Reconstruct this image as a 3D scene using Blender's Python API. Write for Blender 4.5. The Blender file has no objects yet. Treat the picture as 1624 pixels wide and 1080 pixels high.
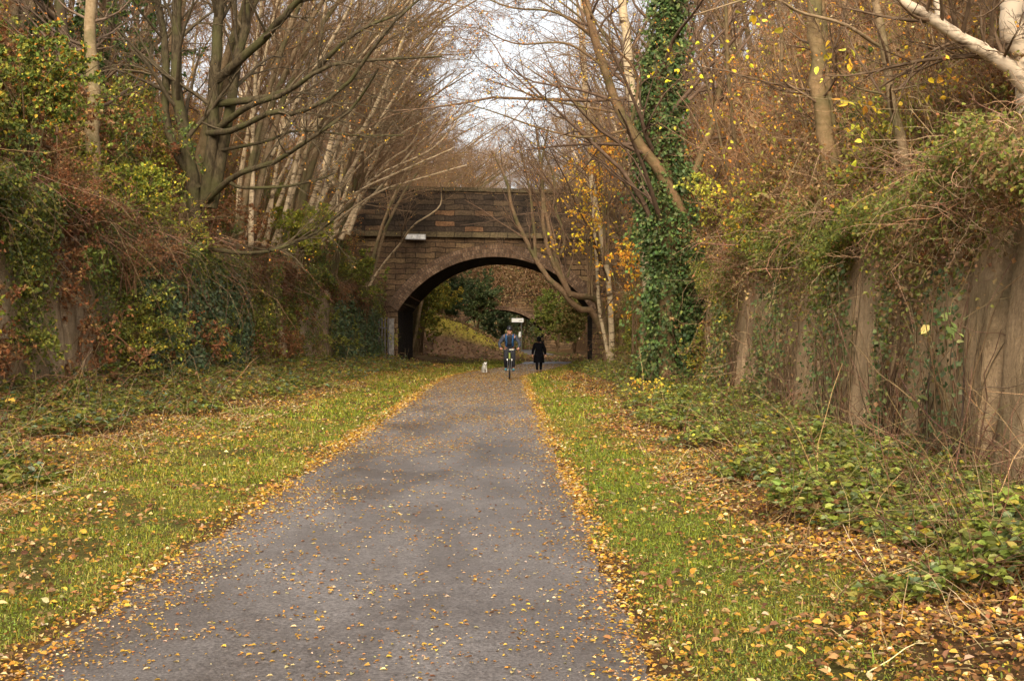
import bpy, math, random
import numpy as np
R = math.radians
rng = np.random.default_rng(11)
random.seed(5)
scene = bpy.context.scene
COL = scene.collection

# ------------------------------------------------------------------ helpers
def pix(px, py, Y):
    """world point that the photograph shows at (px, py) when it stands Y metres away"""
    return np.array([(px - 799) / 2000 * Y, Y, 1.5 - (py - 533) / 2000 * Y])

def sstep(a, b, x):
    t = np.clip((x - a) / (b - a), 0, 1)
    return t * t * (3 - 2 * t)

def _hash(i, j, k):
    n = (i * 374761393 + j * 668265263 + k * 2147483647) & 0xFFFFFFFF
    n = ((n ^ (n >> 13)) * 1274126177) & 0xFFFFFFFF
    n = (n ^ (n >> 16)) & 0xFFFFFF
    return n / float(0xFFFFFF)

def noise3(x, y, z=0.0):
    x, y, z = np.broadcast_arrays(np.asarray(x, float), np.asarray(y, float), np.asarray(z, float))
    xi, yi, zi = np.floor(x).astype(np.int64), np.floor(y).astype(np.int64), np.floor(z).astype(np.int64)
    fx, fy, fz = x - xi, y - yi, z - zi
    fx, fy, fz = fx * fx * (3 - 2 * fx), fy * fy * (3 - 2 * fy), fz * fz * (3 - 2 * fz)
    r = 0
    for a in (0, 1):
        for b in (0, 1):
            for c in (0, 1):
                w = (fx if a else 1 - fx) * (fy if b else 1 - fy) * (fz if c else 1 - fz)
                r = r + w * _hash(xi + a, yi + b, zi + c)
    return r

def fbm(x, y, z=0.0, o=3):
    r, amp, s = 0, 0.5, 0
    for i in range(o):
        r = r + amp * noise3(np.asarray(x) * 2 ** i + 17.3 * i, np.asarray(y) * 2 ** i - 9.1 * i, np.asarray(z) * 2 ** i)
        s += amp; amp *= 0.5
    return r / s

def unit(v):
    return v / np.maximum(np.linalg.norm(v, axis=-1, keepdims=True), 1e-9)

class MB:
    """collects faces and builds ONE mesh object"""
    def __init__(s):
        s.v, s.c, s.f, s.n = [], [], {3: [], 4: []}, 0
        s.fm, s.fs = {3: [], 4: []}, {3: [], 4: []}
    def add(s, v, f, col=(1, 1, 1), mat=0, smooth=False):
        v = np.asarray(v, float).reshape(-1, 3)
        f = np.asarray(f, np.int64)
        k = f.shape[1]
        c = np.asarray(col, float)
        if c.ndim == 1:
            c = np.broadcast_to(c, (len(v), 3))
        s.v.append(v); s.c.append(c)
        s.f[k].append(f + s.n); s.n += len(v)
        s.fm[k].append(np.full(len(f), mat, np.int32)); s.fs[k].append(np.full(len(f), smooth, bool))
    def build(s, name, mats, parent=None, origin=None):
        me = bpy.data.meshes.new(name)
        v = np.concatenate(s.v) if s.v else np.zeros((0, 3))
        if origin is not None:
            v = v - np.asarray(origin, float)
        c = np.concatenate(s.c) if s.c else np.zeros((0, 3))
        f3 = np.concatenate(s.f[3]) if s.f[3] else np.zeros((0, 3), np.int64)
        f4 = np.concatenate(s.f[4]) if s.f[4] else np.zeros((0, 4), np.int64)
        loops = np.concatenate([f3.ravel(), f4.ravel()]).astype(np.int32)
        starts = np.concatenate([np.arange(len(f3)) * 3, len(f3) * 3 + np.arange(len(f4)) * 4]).astype(np.int32)
        me.vertices.add(len(v)); me.vertices.foreach_set('co', v.astype(np.float32).ravel())
        me.loops.add(len(loops)); me.loops.foreach_set('vertex_index', loops)
        me.polygons.add(len(starts)); me.polygons.foreach_set('loop_start', starts)
        z = lambda d, t: np.concatenate([x for k in (3, 4) for x in d[k]] or [np.zeros(0, t)])
        me.polygons.foreach_set('material_index', z(s.fm, np.int32).astype(np.int32))
        me.polygons.foreach_set('use_smooth', z(s.fs, bool))
        at = me.color_attributes.new('col', 'FLOAT_COLOR', 'POINT')
        at.data.foreach_set('color', np.concatenate([c, np.ones((len(c), 1))], 1).astype(np.float32).ravel())
        me.update(calc_edges=True)
        for m in (mats if isinstance(mats, (list, tuple)) else [mats]):
            me.materials.append(m)
        o = bpy.data.objects.new(name, me); COL.objects.link(o)
        if parent is not None:
            o.parent = parent
        elif origin is not None:
            o.location = origin
        return o

def tubes(mb, P, Rr, S=5, col=(1, 1, 1), mat=0, smooth=True, cap=False):
    """P (N,K,3) polylines, Rr (N,K) radii"""
    P = np.asarray(P, float); Rr = np.asarray(Rr, float)
    N, K, _ = P.shape
    T = unit(np.gradient(P, axis=1))
    m = unit(P[:, -1] - P[:, 0])
    ref = np.zeros((N, 3)); ref[np.arange(N), np.argmin(np.abs(m), axis=1)] = 1
    U = unit(np.cross(T, ref[:, None, :])); V = np.cross(T, U)
    a = np.arange(S) / S * 2 * np.pi
    ring = U[:, :, None, :] * np.cos(a)[None, None, :, None] + V[:, :, None, :] * np.sin(a)[None, None, :, None]
    v = P[:, :, None, :] + ring * Rr[:, :, None, None]
    n_, k_, s_ = np.meshgrid(np.arange(N), np.arange(K - 1), np.arange(S), indexing='ij')
    b = (n_ * K + k_) * S
    s2 = (s_ + 1) % S
    f = np.stack([b + s_, b + s2, b + S + s2, b + S + s_], -1).reshape(-1, 4)
    c = np.asarray(col, float)
    if c.ndim == 2:
        c = np.repeat(c, K * S, axis=0)
    elif c.ndim == 3:
        c = np.repeat(c.reshape(-1, 3), S, axis=0)
    mb.add(v, f, c, mat, smooth)
    if cap:
        for kk in (0, K - 1):
            ctr = P[:, kk]
            vv = np.concatenate([v[:, kk], ctr[:, None]], 1).reshape(-1, 3)
            nn, ss = np.meshgrid(np.arange(N), np.arange(S), indexing='ij')
            q = np.stack([nn * (S + 1) + ss, nn * (S + 1) + (ss + 1) % S, nn * (S + 1) + S], -1).reshape(-1, 3)
            if kk == 0: q = q[:, ::-1]
            mb.add(vv, q, np.asarray(col, float).reshape(-1, 3)[0], mat, False)

def leaves(mb, P, size, col, mat=0, aspect=0.6, fold=0.18, up=0.0, flat=0.0, big=False, axis=None, hang=0.0):
    """one small folded leaf at each point of P"""
    P = np.asarray(P, float); N = len(P)
    if N == 0: return
    size = np.broadcast_to(np.asarray(size, float), (N,))[:, None]
    a = rng.normal(0, 1, (N, 3)) if axis is None else np.asarray(axis, float) + rng.normal(0, .35, (N, 3))
    a[:, 2] = a[:, 2] * (1 - flat) + up - hang
    a = unit(a)
    n = rng.normal(0, 1, (N, 3)) * (1 - flat * .8); n[:, 2] += flat * 1.2 + .25
    b = unit(np.cross(n, a)); n = np.cross(a, b)
    L, w = a * size, b * size * aspect * .5
    d = n * size * fold
    if big:
        v = np.stack([P, P + L * .25 + w * .85 + d, P + L * .62 + w * .8 + d * .9, P + L, P + L * .62 - w * .8 + d * .9, P + L * .25 - w * .85 + d], 1)
        i = np.arange(N)[:, None] * 6
        f = np.concatenate([i + np.array([0, 1, 2, 3]), i + np.array([0, 3, 4, 5])], 0)
        k = 6
    else:
        v = np.stack([P, P + L * .45 + w + d, P + L, P + L * .45 - w + d], 1)
        i = np.arange(N)[:, None] * 4
        f = np.concatenate([i + np.array([0, 1, 2]), i + np.array([0, 2, 3])], 0)
        k = 4
    c = np.asarray(col, float)
    if c.ndim == 2: c = np.repeat(c, k, axis=0)
    mb.add(v, f, c, mat, False)

GAIN = 1.35
def pick(pal, w, n, jit=.22):
    """n colours drawn from a palette, each a little lighter or darker"""
    pal = np.asarray(pal, float); w = np.asarray(w, float)
    c = GAIN * pal[rng.choice(len(pal), n, p=w / w.sum())]
    return np.clip(c * np.exp(rng.normal(0, jit, (n, 1))) * np.exp(rng.normal(0, jit * .3, (n, 3))), .002, .95)

def box(mb, c, s, col=(1, 1, 1), mat=0, rot=0.0):
    c = np.asarray(c, float); h = np.asarray(s, float) / 2
    v = np.array([[x, y, z] for x in (-1, 1) for y in (-1, 1) for z in (-1, 1)], float) * h
    if rot:
        ca, sa = math.cos(rot), math.sin(rot)
        v = np.stack([v[:, 0] * ca - v[:, 1] * sa, v[:, 0] * sa + v[:, 1] * ca, v[:, 2]], 1)
    f = [[0, 1, 3, 2], [4, 6, 7, 5], [0, 4, 5, 1], [2, 3, 7, 6], [0, 2, 6, 4], [1, 5, 7, 3]]
    mb.add(v + c, f, col, mat)

def grid_faces(nu, nv):
    i, j = np.meshgrid(np.arange(nu - 1), np.arange(nv - 1), indexing='ij')
    b = i * nv + j
    return np.stack([b, b + nv, b + nv + 1, b + 1], -1).reshape(-1, 4)

def tag(o, label=None, cat=None, group=None, kind=None):
    if label: o['label'] = label
    if cat: o['category'] = cat
    if group: o['group'] = group
    if kind: o['kind'] = kind
    return o

def thing(name, label, cat, loc=(0, 0, 0), group=None, rz=0.0):
    o = bpy.data.objects.new(name, None); COL.objects.link(o)
    o.location = [float(q) for q in loc]; o.rotation_euler = (0, 0, rz); o.empty_display_size = .3
    return tag(o, label, cat, group)

def copy_thing(root, loc, rz=0.0, s=1.0, label=None):
    c = root.copy(); COL.objects.link(c)
    c.location = [float(q) for q in loc]; c.rotation_euler = (0, 0, rz); c.scale = (s, s, s)
    if label: c['label'] = label
    for ch in [x for x in root.children]:
        d = ch.copy(); COL.objects.link(d); d.parent = c
        for g in [x for x in ch.children]:
            e = g.copy(); COL.objects.link(e); e.parent = d
    return c

# ------------------------------------------------------------------ materials
def new_mat(name):
    m = bpy.data.materials.new(name); m.use_nodes = True
    nt = m.node_tree; nt.nodes.clear()
    out = nt.nodes.new('ShaderNodeOutputMaterial')
    return m, nt, out

def N(nt, typ, **kw):
    n = nt.nodes.new(typ)
    for k, v in kw.items():
        if k.startswith('i_'):
            key = k[2:]
            n.inputs[int(key) if key.isdigit() else key.replace('_', ' ')].default_value = v
        else:
            setattr(n, k, v)
    return n

def ramp(nt, stops):
    r = nt.nodes.new('ShaderNodeValToRGB')
    e = r.color_ramp.elements
    e[0].position, e[0].color = stops[0][0], (*stops[0][1], 1)
    e[1].position, e[1].color = stops[-1][0], (*stops[-1][1], 1)
    for p, c in stops[1:-1]:
        q = e.new(p); q.color = (*c, 1)
    return r

def mul(nt, a, b, fac=1.0, typ='MULTIPLY'):
    m = nt.nodes.new('ShaderNodeMix'); m.data_type = 'RGBA'; m.blend_type = typ
    m.inputs[0].default_value = fac
    nt.links.new(a, m.inputs[6]); nt.links.new(b, m.inputs[7])
    return m.outputs[2]

def leaf_mat(name, gloss=.35, trans=.35, rough=.5):
    m, nt, out = new_mat(name); L = nt.links.new
    at = N(nt, 'ShaderNodeAttribute', attribute_name='col')
    p = N(nt, 'ShaderNodeBsdfPrincipled', i_Roughness=rough)
    p.inputs['Specular IOR Level'].default_value = gloss
    t = N(nt, 'ShaderNodeBsdfTranslucent')
    mx = N(nt, 'ShaderNodeMixShader', i_0=trans)
    L(at.outputs['Color'], p.inputs['Base Color']); L(at.outputs['Color'], t.inputs['Color'])
    L(p.outputs[0], mx.inputs[1]); L(t.outputs[0], mx.inputs[2]); L(mx.outputs[0], out.inputs[0])
    return m

def bark_mat(name, scale=6.0, stretch=(1, 1, .25), dark=(.35, .3, .25), lo=.38, hi=.62, moss=None, bump=.5, rough=.85):
    m, nt, out = new_mat(name); L = nt.links.new
    at = N(nt, 'ShaderNodeAttribute', attribute_name='col')
    geo = N(nt, 'ShaderNodeTexCoord')
    mp = N(nt, 'ShaderNodeMapping'); mp.inputs['Scale'].default_value = stretch
    L(geo.outputs['Object'], mp.inputs[0])
    nz = N(nt, 'ShaderNodeTexNoise', i_Scale=scale, i_Detail=6.0, i_Roughness=.65)
    L(mp.outputs[0], nz.inputs['Vector'])
    r = ramp(nt, [(lo, dark), (hi, (1, 1, 1))]); L(nz.outputs[0], r.inputs[0])
    c = mul(nt, at.outputs['Color'], r.outputs[0])
    if moss:
        n2 = N(nt, 'ShaderNodeTexNoise', i_Scale=1.7, i_Detail=5.0)
        L(geo.outputs['Object'], n2.inputs['Vector'])
        r2 = ramp(nt, [(.45, (0, 0, 0)), (.62, (.75, .75, .75))]); L(n2.outputs[0], r2.inputs[0])
        mm = nt.nodes.new('ShaderNodeMix'); mm.data_type = 'RGBA'
        L(r2.outputs[0], mm.inputs[0]); L(c, mm.inputs[6]); mm.inputs[7].default_value = (*moss, 1)
        c = mm.outputs[2]
    p = N(nt, 'ShaderNodeBsdfPrincipled', i_Roughness=rough)
    p.inputs['Specular IOR Level'].default_value = .25
    L(c, p.inputs['Base Color'])
    b = N(nt, 'ShaderNodeBump', i_Strength=bump, i_Distance=.035); L(nz.outputs[0], b.inputs['Height']); L(b.outputs[0], p.inputs['Normal'])
    L(p.outputs[0], out.inputs[0])
    return m

def plain_mat(name, col, rough=.6, metal=0.0, spec=.5, noise=.12, scale=30.0):
    m, nt, out = new_mat(name); L = nt.links.new
    geo = N(nt, 'ShaderNodeTexCoord')
    nz = N(nt, 'ShaderNodeTexNoise', i_Scale=scale, i_Detail=4.0); L(geo.outputs['Object'], nz.inputs['Vector'])
    a = tuple(max(0, q * (1 - noise * 2)) for q in col); b = tuple(min(1, q * (1 + noise)) for q in col)
    r = ramp(nt, [(.3, a), (.7, b)]); L(nz.outputs[0], r.inputs[0])
    p = N(nt, 'ShaderNodeBsdfPrincipled', i_Roughness=rough, i_Metallic=metal)
    p.inputs['Specular IOR Level'].default_value = spec
    L(r.outputs[0], p.inputs['Base Color']); L(p.outputs[0], out.inputs[0])
    return m

M_LEAF = leaf_mat('leaf', trans=.42)
M_DRY = leaf_mat('dry_leaf', gloss=.25, trans=.25, rough=.6)
M_IVY = leaf_mat('ivy_leaf', gloss=.3, trans=.2, rough=.58)
M_GRASS = leaf_mat('grass_blade', gloss=.3, trans=.4, rough=.5)
M_TWIG = bark_mat('twig', scale=9, stretch=(1, 1, 1), dark=(.6, .55, .5), bump=0)
M_BARK = bark_mat('smooth_bark', scale=9, stretch=(1, 1, 1.6), dark=(.55, .5, .42), lo=.3, hi=.65, moss=(.10, .095, .035), bump=.4)
M_MOSSY = bark_mat('mossy_bark', scale=13, stretch=(1, 1, .4), dark=(.3, .27, .22), moss=(.075, .07, .022), bump=1.0)
M_BIRCH = bark_mat('birch_bark', scale=3.2, stretch=(1, 1, 3.2), dark=(.16, .13, .11), lo=.36, hi=.5, bump=.3)
# ------------------------------------------------------------------ the lie of the land
def XL(y): return np.interp(y, [0, 45, 60, 64, 72, 80, 200], [-7.5, -7.4, -6.3, -5.9, -5.7, -5.6, -6.5])
def XR(y): return np.interp(y, [0, 8, 16, 28, 40, 60, 64, 72, 82, 95, 200], [3.9, 4.0, 4.2, 4.55, 4.9, 5.2, 5.3, 5.5, 6.0, 6.6, 6.8])
def PC(y):  # path centre and half width
    return np.interp(y, [0, 46, 52, 58, 66, 76, 90, 110, 135, 200], [-.745, -.745, -.5, .15, 1.3, 2.6, 3.4, 3.2, 2.4, 2.0])
def PW(y): return np.interp(y, [0, 46, 56, 70, 200], [1.425, 1.425, 1.6, 1.5, 1.4])
def base_z(y): return -.15 * sstep(40, 58, y)

def H(x, y):
    x, y = np.broadcast_arrays(np.asarray(x, float), np.asarray(y, float))
    pl, pr = PC(y) - PW(y), PC(y) + PW(y)
    xl, xr = XL(y), XR(y)
    z = base_z(y) + 0.0
    s1 = np.clip((pl - .1 - x) / np.maximum(pl - .1 - xl, .3), 0, 1)
    s2 = np.clip((x - pr - .1) / np.maximum(xr - pr - .1, .3), 0, 1)
    z = z + .5 * s1 ** 2 + .3 * s2 ** 2
    off = np.clip(np.maximum(s1, s2) * 6, 0, 1)
    z = z + off * (.1 * (fbm(x * .8, y * .8) - .5) + .05 * (noise3(x * 3, y * 3) - .5))
    u, v = xl - x, x - xr
    near = 1 - sstep(74, 84, y) * .55
    z = z + 2.6 * near * sstep(.35, .7, u) + np.interp(u, [.7, 3.4, 8, 18, 60], [0, 3.2, 5.6, 6.0, 6.6]) \
          + 2.0 * near * sstep(.35, .7, v) + np.interp(v, [.7, 3.3, 7, 18, 60], [0, 4.3, 7.0, 7.3, 7.6])
    rough = np.clip(np.maximum(u, v) / 1.5, 0, 1)
    z = z + rough * .7 * (fbm(x * .5, y * .5, 3.3) - .5)
    # the earth mound beyond the bridge
    crest = np.interp(x, [-9, -2.9, -.5, 2.15, 3], [4.4, 2.35, 1.1, -.25, -.6])
    m = sstep(83, 90, y) * (1 - sstep(112, 122, y))
    z = np.maximum(z, base_z(y) - .2 + (crest + .35) * m)
    return z

# ------------------------------------------------------------------ ground sheet
def make_ground():
    xs = np.unique(np.round(np.concatenate([np.linspace(-170, -30, 22), np.linspace(-30, -9, 43), np.arange(-9, 7.6, .12), np.linspace(7.6, 30, 46), np.linspace(30, 170, 22)]), 3))
    ys = np.unique(np.round(np.concatenate([np.arange(-14, 5, 1.0), np.arange(5, 70, .3), np.arange(70, 130, .8), np.linspace(130, 420, 60)]), 3))
    X, Y = np.meshgrid(xs, ys, indexing='ij')
    Z = H(X, Y)
    n1, n2, n3 = fbm(X * .7, Y * .7, 1.0), fbm(X * 2.3, Y * 2.3, 5.0), noise3(X * 9, Y * 9, 2.0)
    soil = np.array([.060, .036, .018]); litter = np.array([.17, .092, .034]); grass = np.array([.105, .115, .022]); straw = np.array([.23, .165, .07])
    pl, pr = PC(Y) - PW(Y), PC(Y) + PW(Y)
    wl, wr = pl - X, X - pr
    g = np.clip(sstep(.05, .5, wl) * (1 - sstep(1.9, 3.2, wl + 2.0 * (n1 - .5))) + sstep(.05, .4, wr) * (1 - sstep(.8, 1.6, wr + 1.6 * (n1 - .5))), 0, 1)
    c = soil[None, None] * (1 - n2[..., None]) + litter[None, None] * n2[..., None]
    gg = grass * (.65 + .7 * n2[..., None])
    k = np.clip(g * (.55 + .9 * (n1 - .35)), 0, 1)[..., None]
    c = c * (1 - k) + gg * k
    st = (sstep(.52, .68, fbm(X * .5, Y * .35, 8.0)) * sstep(1.5, 2.6, wl) * .7)[..., None]
    c = c * (1 - st) + straw * st
    # grass along the crest of the mound, leaves on its face
    crest = np.interp(X, [-9, -2.9, -.5, 2.15, 3], [4.4, 2.35, 1.1, -.25, -.6])
    md = ((Y > 82) & (Y < 123) & (X < 3.2) & (X > XL(Y)))
    top = sstep(.55, .85, (Z - base_z(Y) + .2) / np.maximum(crest + .35, .25))
    cm = np.array([.16, .098, .058]) * (.35 + 1.3 * n2[..., None]) * (1 - top[..., None]) + np.array([.46, .38, .06]) * (.8 + .4 * n2[..., None]) * top[..., None]
    c = np.where(md[..., None], cm, c)
    c = c * (.75 + .5 * n3[..., None])
    mb = MB(); mb.add(np.stack([X, Y, Z], -1), grid_faces(len(xs), len(ys)), c.reshape(-1, 3), 0, True)
    m, nt, out = new_mat('leaf_mould_soil'); L = nt.links.new
    at = N(nt, 'ShaderNodeAttribute', attribute_name='col')
    tc = N(nt, 'ShaderNodeTexCoord')
    nz = N(nt, 'ShaderNodeTexNoise', i_Scale=14.0, i_Detail=8.0, i_Roughness=.7); L(tc.outputs['Object'], nz.inputs['Vector'])
    r = ramp(nt, [(.3, (.45, .42, .4)), (.7, (1.3, 1.25, 1.2))]); L(nz.outputs[0], r.inputs[0])
    c_ = mul(nt, at.outputs['Color'], r.outputs[0])
    p = N(nt, 'ShaderNodeBsdfPrincipled', i_Roughness=.95); p.inputs['Specular IOR Level'].default_value = .15
    L(c_, p.inputs['Base Color'])
    b = N(nt, 'ShaderNodeBump', i_Strength=.8, i_Distance=.05); L(nz.outputs[0], b.inputs['Height']); L(b.outputs[0], p.inputs['Normal'])
    L(p.outputs[0], out.inputs[0])
    tag(mb.build('ground', m), kind='structure')

def make_path():
    ys = np.concatenate([np.arange(-12, 60, .2), np.arange(60, 150, .8)])
    us = np.linspace(-1, 1, 17)
    Y, U = np.meshgrid(ys, us, indexing='ij')
    edge = np.abs(U) ** 6
    wob = .12 * (fbm(Y * 1.1, np.sign(U) * 7.7) - .5) + .05 * (noise3(Y * 6, np.sign(U) * 3.1) - .5)
    X = PC(Y) + U * (PW(Y) + wob * edge * 2)
    Z = H(X, Y) * 0 + base_z(Y) + .028 - .022 * U ** 2
    mb = MB(); mb.add(np.stack([X, Y, Z], -1), grid_faces(len(ys), len(us))[:, ::-1], (1, 1, 1), 0, True)
    m, nt, out = new_mat('worn_asphalt'); L = nt.links.new
    tc = N(nt, 'ShaderNodeTexCoord')
    mp = N(nt, 'ShaderNodeMapping'); mp.inputs['Scale'].default_value = (1.1, .38, 1); L(tc.outputs['Object'], mp.inputs[0])
    big = N(nt, 'ShaderNodeTexNoise', i_Scale=.9, i_Detail=5.0, i_Roughness=.55, i_Distortion=.4); L(mp.outputs[0], big.inputs['Vector'])
    fine = N(nt, 'ShaderNodeTexNoise', i_Scale=55.0, i_Detail=4.0, i_Roughness=.85); L(tc.outputs['Object'], fine.inputs['Vector'])
    mid = N(nt, 'ShaderNodeTexNoise', i_Scale=7.0, i_Detail=6.0, i_Roughness=.7); L(tc.outputs['Object'], mid.inputs['Vector'])
    r1 = ramp(nt, [(.32, (.080, .067, .058)), (.46, (.120, .106, .099)), (.6, (.160, .146, .140)), (.72, (.188, .174, .169))]); L(big.outputs[0], r1.inputs[0])
    r2 = ramp(nt, [(.36, (.34, .32, .30)), (.5, (.98, .97, .96)), (.64, (1.75, 1.72, 1.7))]); L(fine.outputs[0], r2.inputs[0])
    r3 = ramp(nt, [(.3, (.78, .75, .73)), (.7, (1.1, 1.1, 1.1))]); L(mid.outputs[0], r3.inputs[0])
    c = mul(nt, mul(nt, r1.outputs[0], r2.outputs[0]), r3.outputs[0])
    p = N(nt, 'ShaderNodeBsdfPrincipled'); L(c, p.inputs['Base Color'])
    rr = ramp(nt, [(.38, (.38, .38, .38)), (.6, (.62, .62, .62))]); L(big.outputs[0], rr.inputs[0]); L(rr.outputs[0], p.inputs['Roughness'])
    p.inputs['Specular IOR Level'].default_value = .5
    b = N(nt, 'ShaderNodeBump', i_Strength=.35, i_Distance=.006); L(fine.outputs[0], b.inputs['Height']); L(b.outputs[0], p.inputs['Normal'])
    L(p.outputs[0], out.inputs[0])
    tag(mb.build('path', m), kind='structure')

# ------------------------------------------------------------------ rock-cut retaining walls
def wall_mat():
    m, nt, out = new_mat('weathered_sandstone'); L = nt.links.new
    at = N(nt, 'ShaderNodeAttribute', attribute_name='col')
    tc = N(nt, 'ShaderNodeTexCoord')
    mp = N(nt, 'ShaderNodeMapping'); mp.inputs['Scale'].default_value = (3, 3, .95); L(tc.outputs['Object'], mp.inputs[0])
    a = N(nt, 'ShaderNodeTexNoise', i_Scale=2.6, i_Detail=7.0, i_Roughness=.65); L(mp.outputs[0], a.inputs['Vector'])
    b0 = N(nt, 'ShaderNodeTexNoise', i_Scale=1.3, i_Detail=6.0); L(tc.outputs['Object'], b0.inputs['Vector'])
    f = N(nt, 'ShaderNodeTexNoise', i_Scale=28.0, i_Detail=6.0, i_Roughness=.7); L(tc.outputs['Object'], f.inputs['Vector'])
    r = ramp(nt, [(.28, (.5, .46, .4)), (.45, (.92, .9, .86)), (.75, (1.2, 1.18, 1.12))]); L(a.outputs[0], r.inputs[0])
    c = mul(nt, at.outputs['Color'], r.outputs[0])
    rf = ramp(nt, [(.3, (.65, .63, .6)), (.7, (1.2, 1.2, 1.2))]); L(f.outputs[0], rf.inputs[0])
    c = mul(nt, c, rf.outputs[0])
    rm = ramp(nt, [(.54, (0, 0, 0)), (.72, (.7, .7, .7))]); L(b0.outputs[0], rm.inputs[0])
    mm = nt.nodes.new('ShaderNodeMix'); mm.data_type = 'RGBA'
    L(rm.outputs[0], mm.inputs[0]); L(c, mm.inputs[6]); mm.inputs[7].default_value = (.075, .07, .025, 1)
    p = N(nt, 'ShaderNodeBsdfPrincipled', i_Roughness=.95); p.inputs['Specular IOR Level'].default_value = .15
    L(mm.outputs[2], p.inputs['Base Color'])
    bp = N(nt, 'ShaderNodeBump', i_Strength=.8, i_Distance=.04); L(f.outputs[0], bp.inputs['Height'])
    bp2 = N(nt, 'ShaderNodeBump', i_Strength=.7, i_Distance=.1); L(a.outputs[0], bp2.inputs['Height']); L(bp.outputs[0], bp2.inputs['Normal'])
    L(bp2.outputs[0], p.inputs['Normal']); L(p.outputs[0], out.inputs[0])
    return m

def wall_off(y, z, seed):
    """how far the rock face stands out (m): vertical flutes with deep joints"""
    w = y * 1.15 + .25 * noise3(y * .7, z * .25, seed) + seed
    ph = np.abs((w % 1) - .5) * 2                       # 0 mid panel .. 1 joint
    id_ = np.floor(w)
    prot = .13 * _hash(id_.astype(np.int64), np.int64(seed * 10) + id_.astype(np.int64) * 0, id_.astype(np.int64) * 0 + 3)
    return prot - .36 * sstep(.76, 1.0, ph) * (.4 + .6 * _hash(np.round(w).astype(np.int64), id_.astype(np.int64) * 0 + 5, id_.astype(np.int64) * 0)) + .07 * (fbm(y * 2.2, z * .8, seed) - .5) + .03 * (noise3(y * 9, z * 4, seed) - .5)

def make_wall(name, label, side, y0, y1, ztop, seed, col):
    X0 = XL if side < 0 else XR
    ys = np.arange(y0, y1, .09); zs = np.linspace(-.35, ztop, 34)
    Y, Z = np.meshgrid(ys, zs, indexing='ij')
    o = wall_off(Y, Z, seed)
    lean = .1 * np.clip(Z, 0, 9)
    topv = .8 * (fbm(ys * .45, seed) - .5)
    Zw = Z + sstep(1.2, ztop, Z) * topv[:, None]
    X = X0(Y) + side * (lean - o - .05)
    back = np.full(len(ys), 1.0)
    Xb = X0(ys) + side * 1.3
    mb = MB()
    cc = np.asarray(col) * (.75 + .5 * fbm(Y * .8, Z * .5, seed + 2))[..., None]
    mb.add(np.stack([X, Y, Zw], -1), grid_faces(len(ys), len(zs))[:, ::(1 if side > 0 else -1)], cc.reshape(-1, 3), 0, True)
    tp = np.stack([np.stack([X[:, -1], ys, Zw[:, -1]], -1), np.stack([Xb, ys, Zw[:, -1] + .05], -1), np.stack([Xb, ys, Zw[:, -1] * 0 - .3], -1)], 1)
    mb.add(tp, grid_faces(len(ys), 3), np.asarray(col), 0, True)
    return tag(mb.build(name, wall_mat()), label, 'wall')
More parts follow.
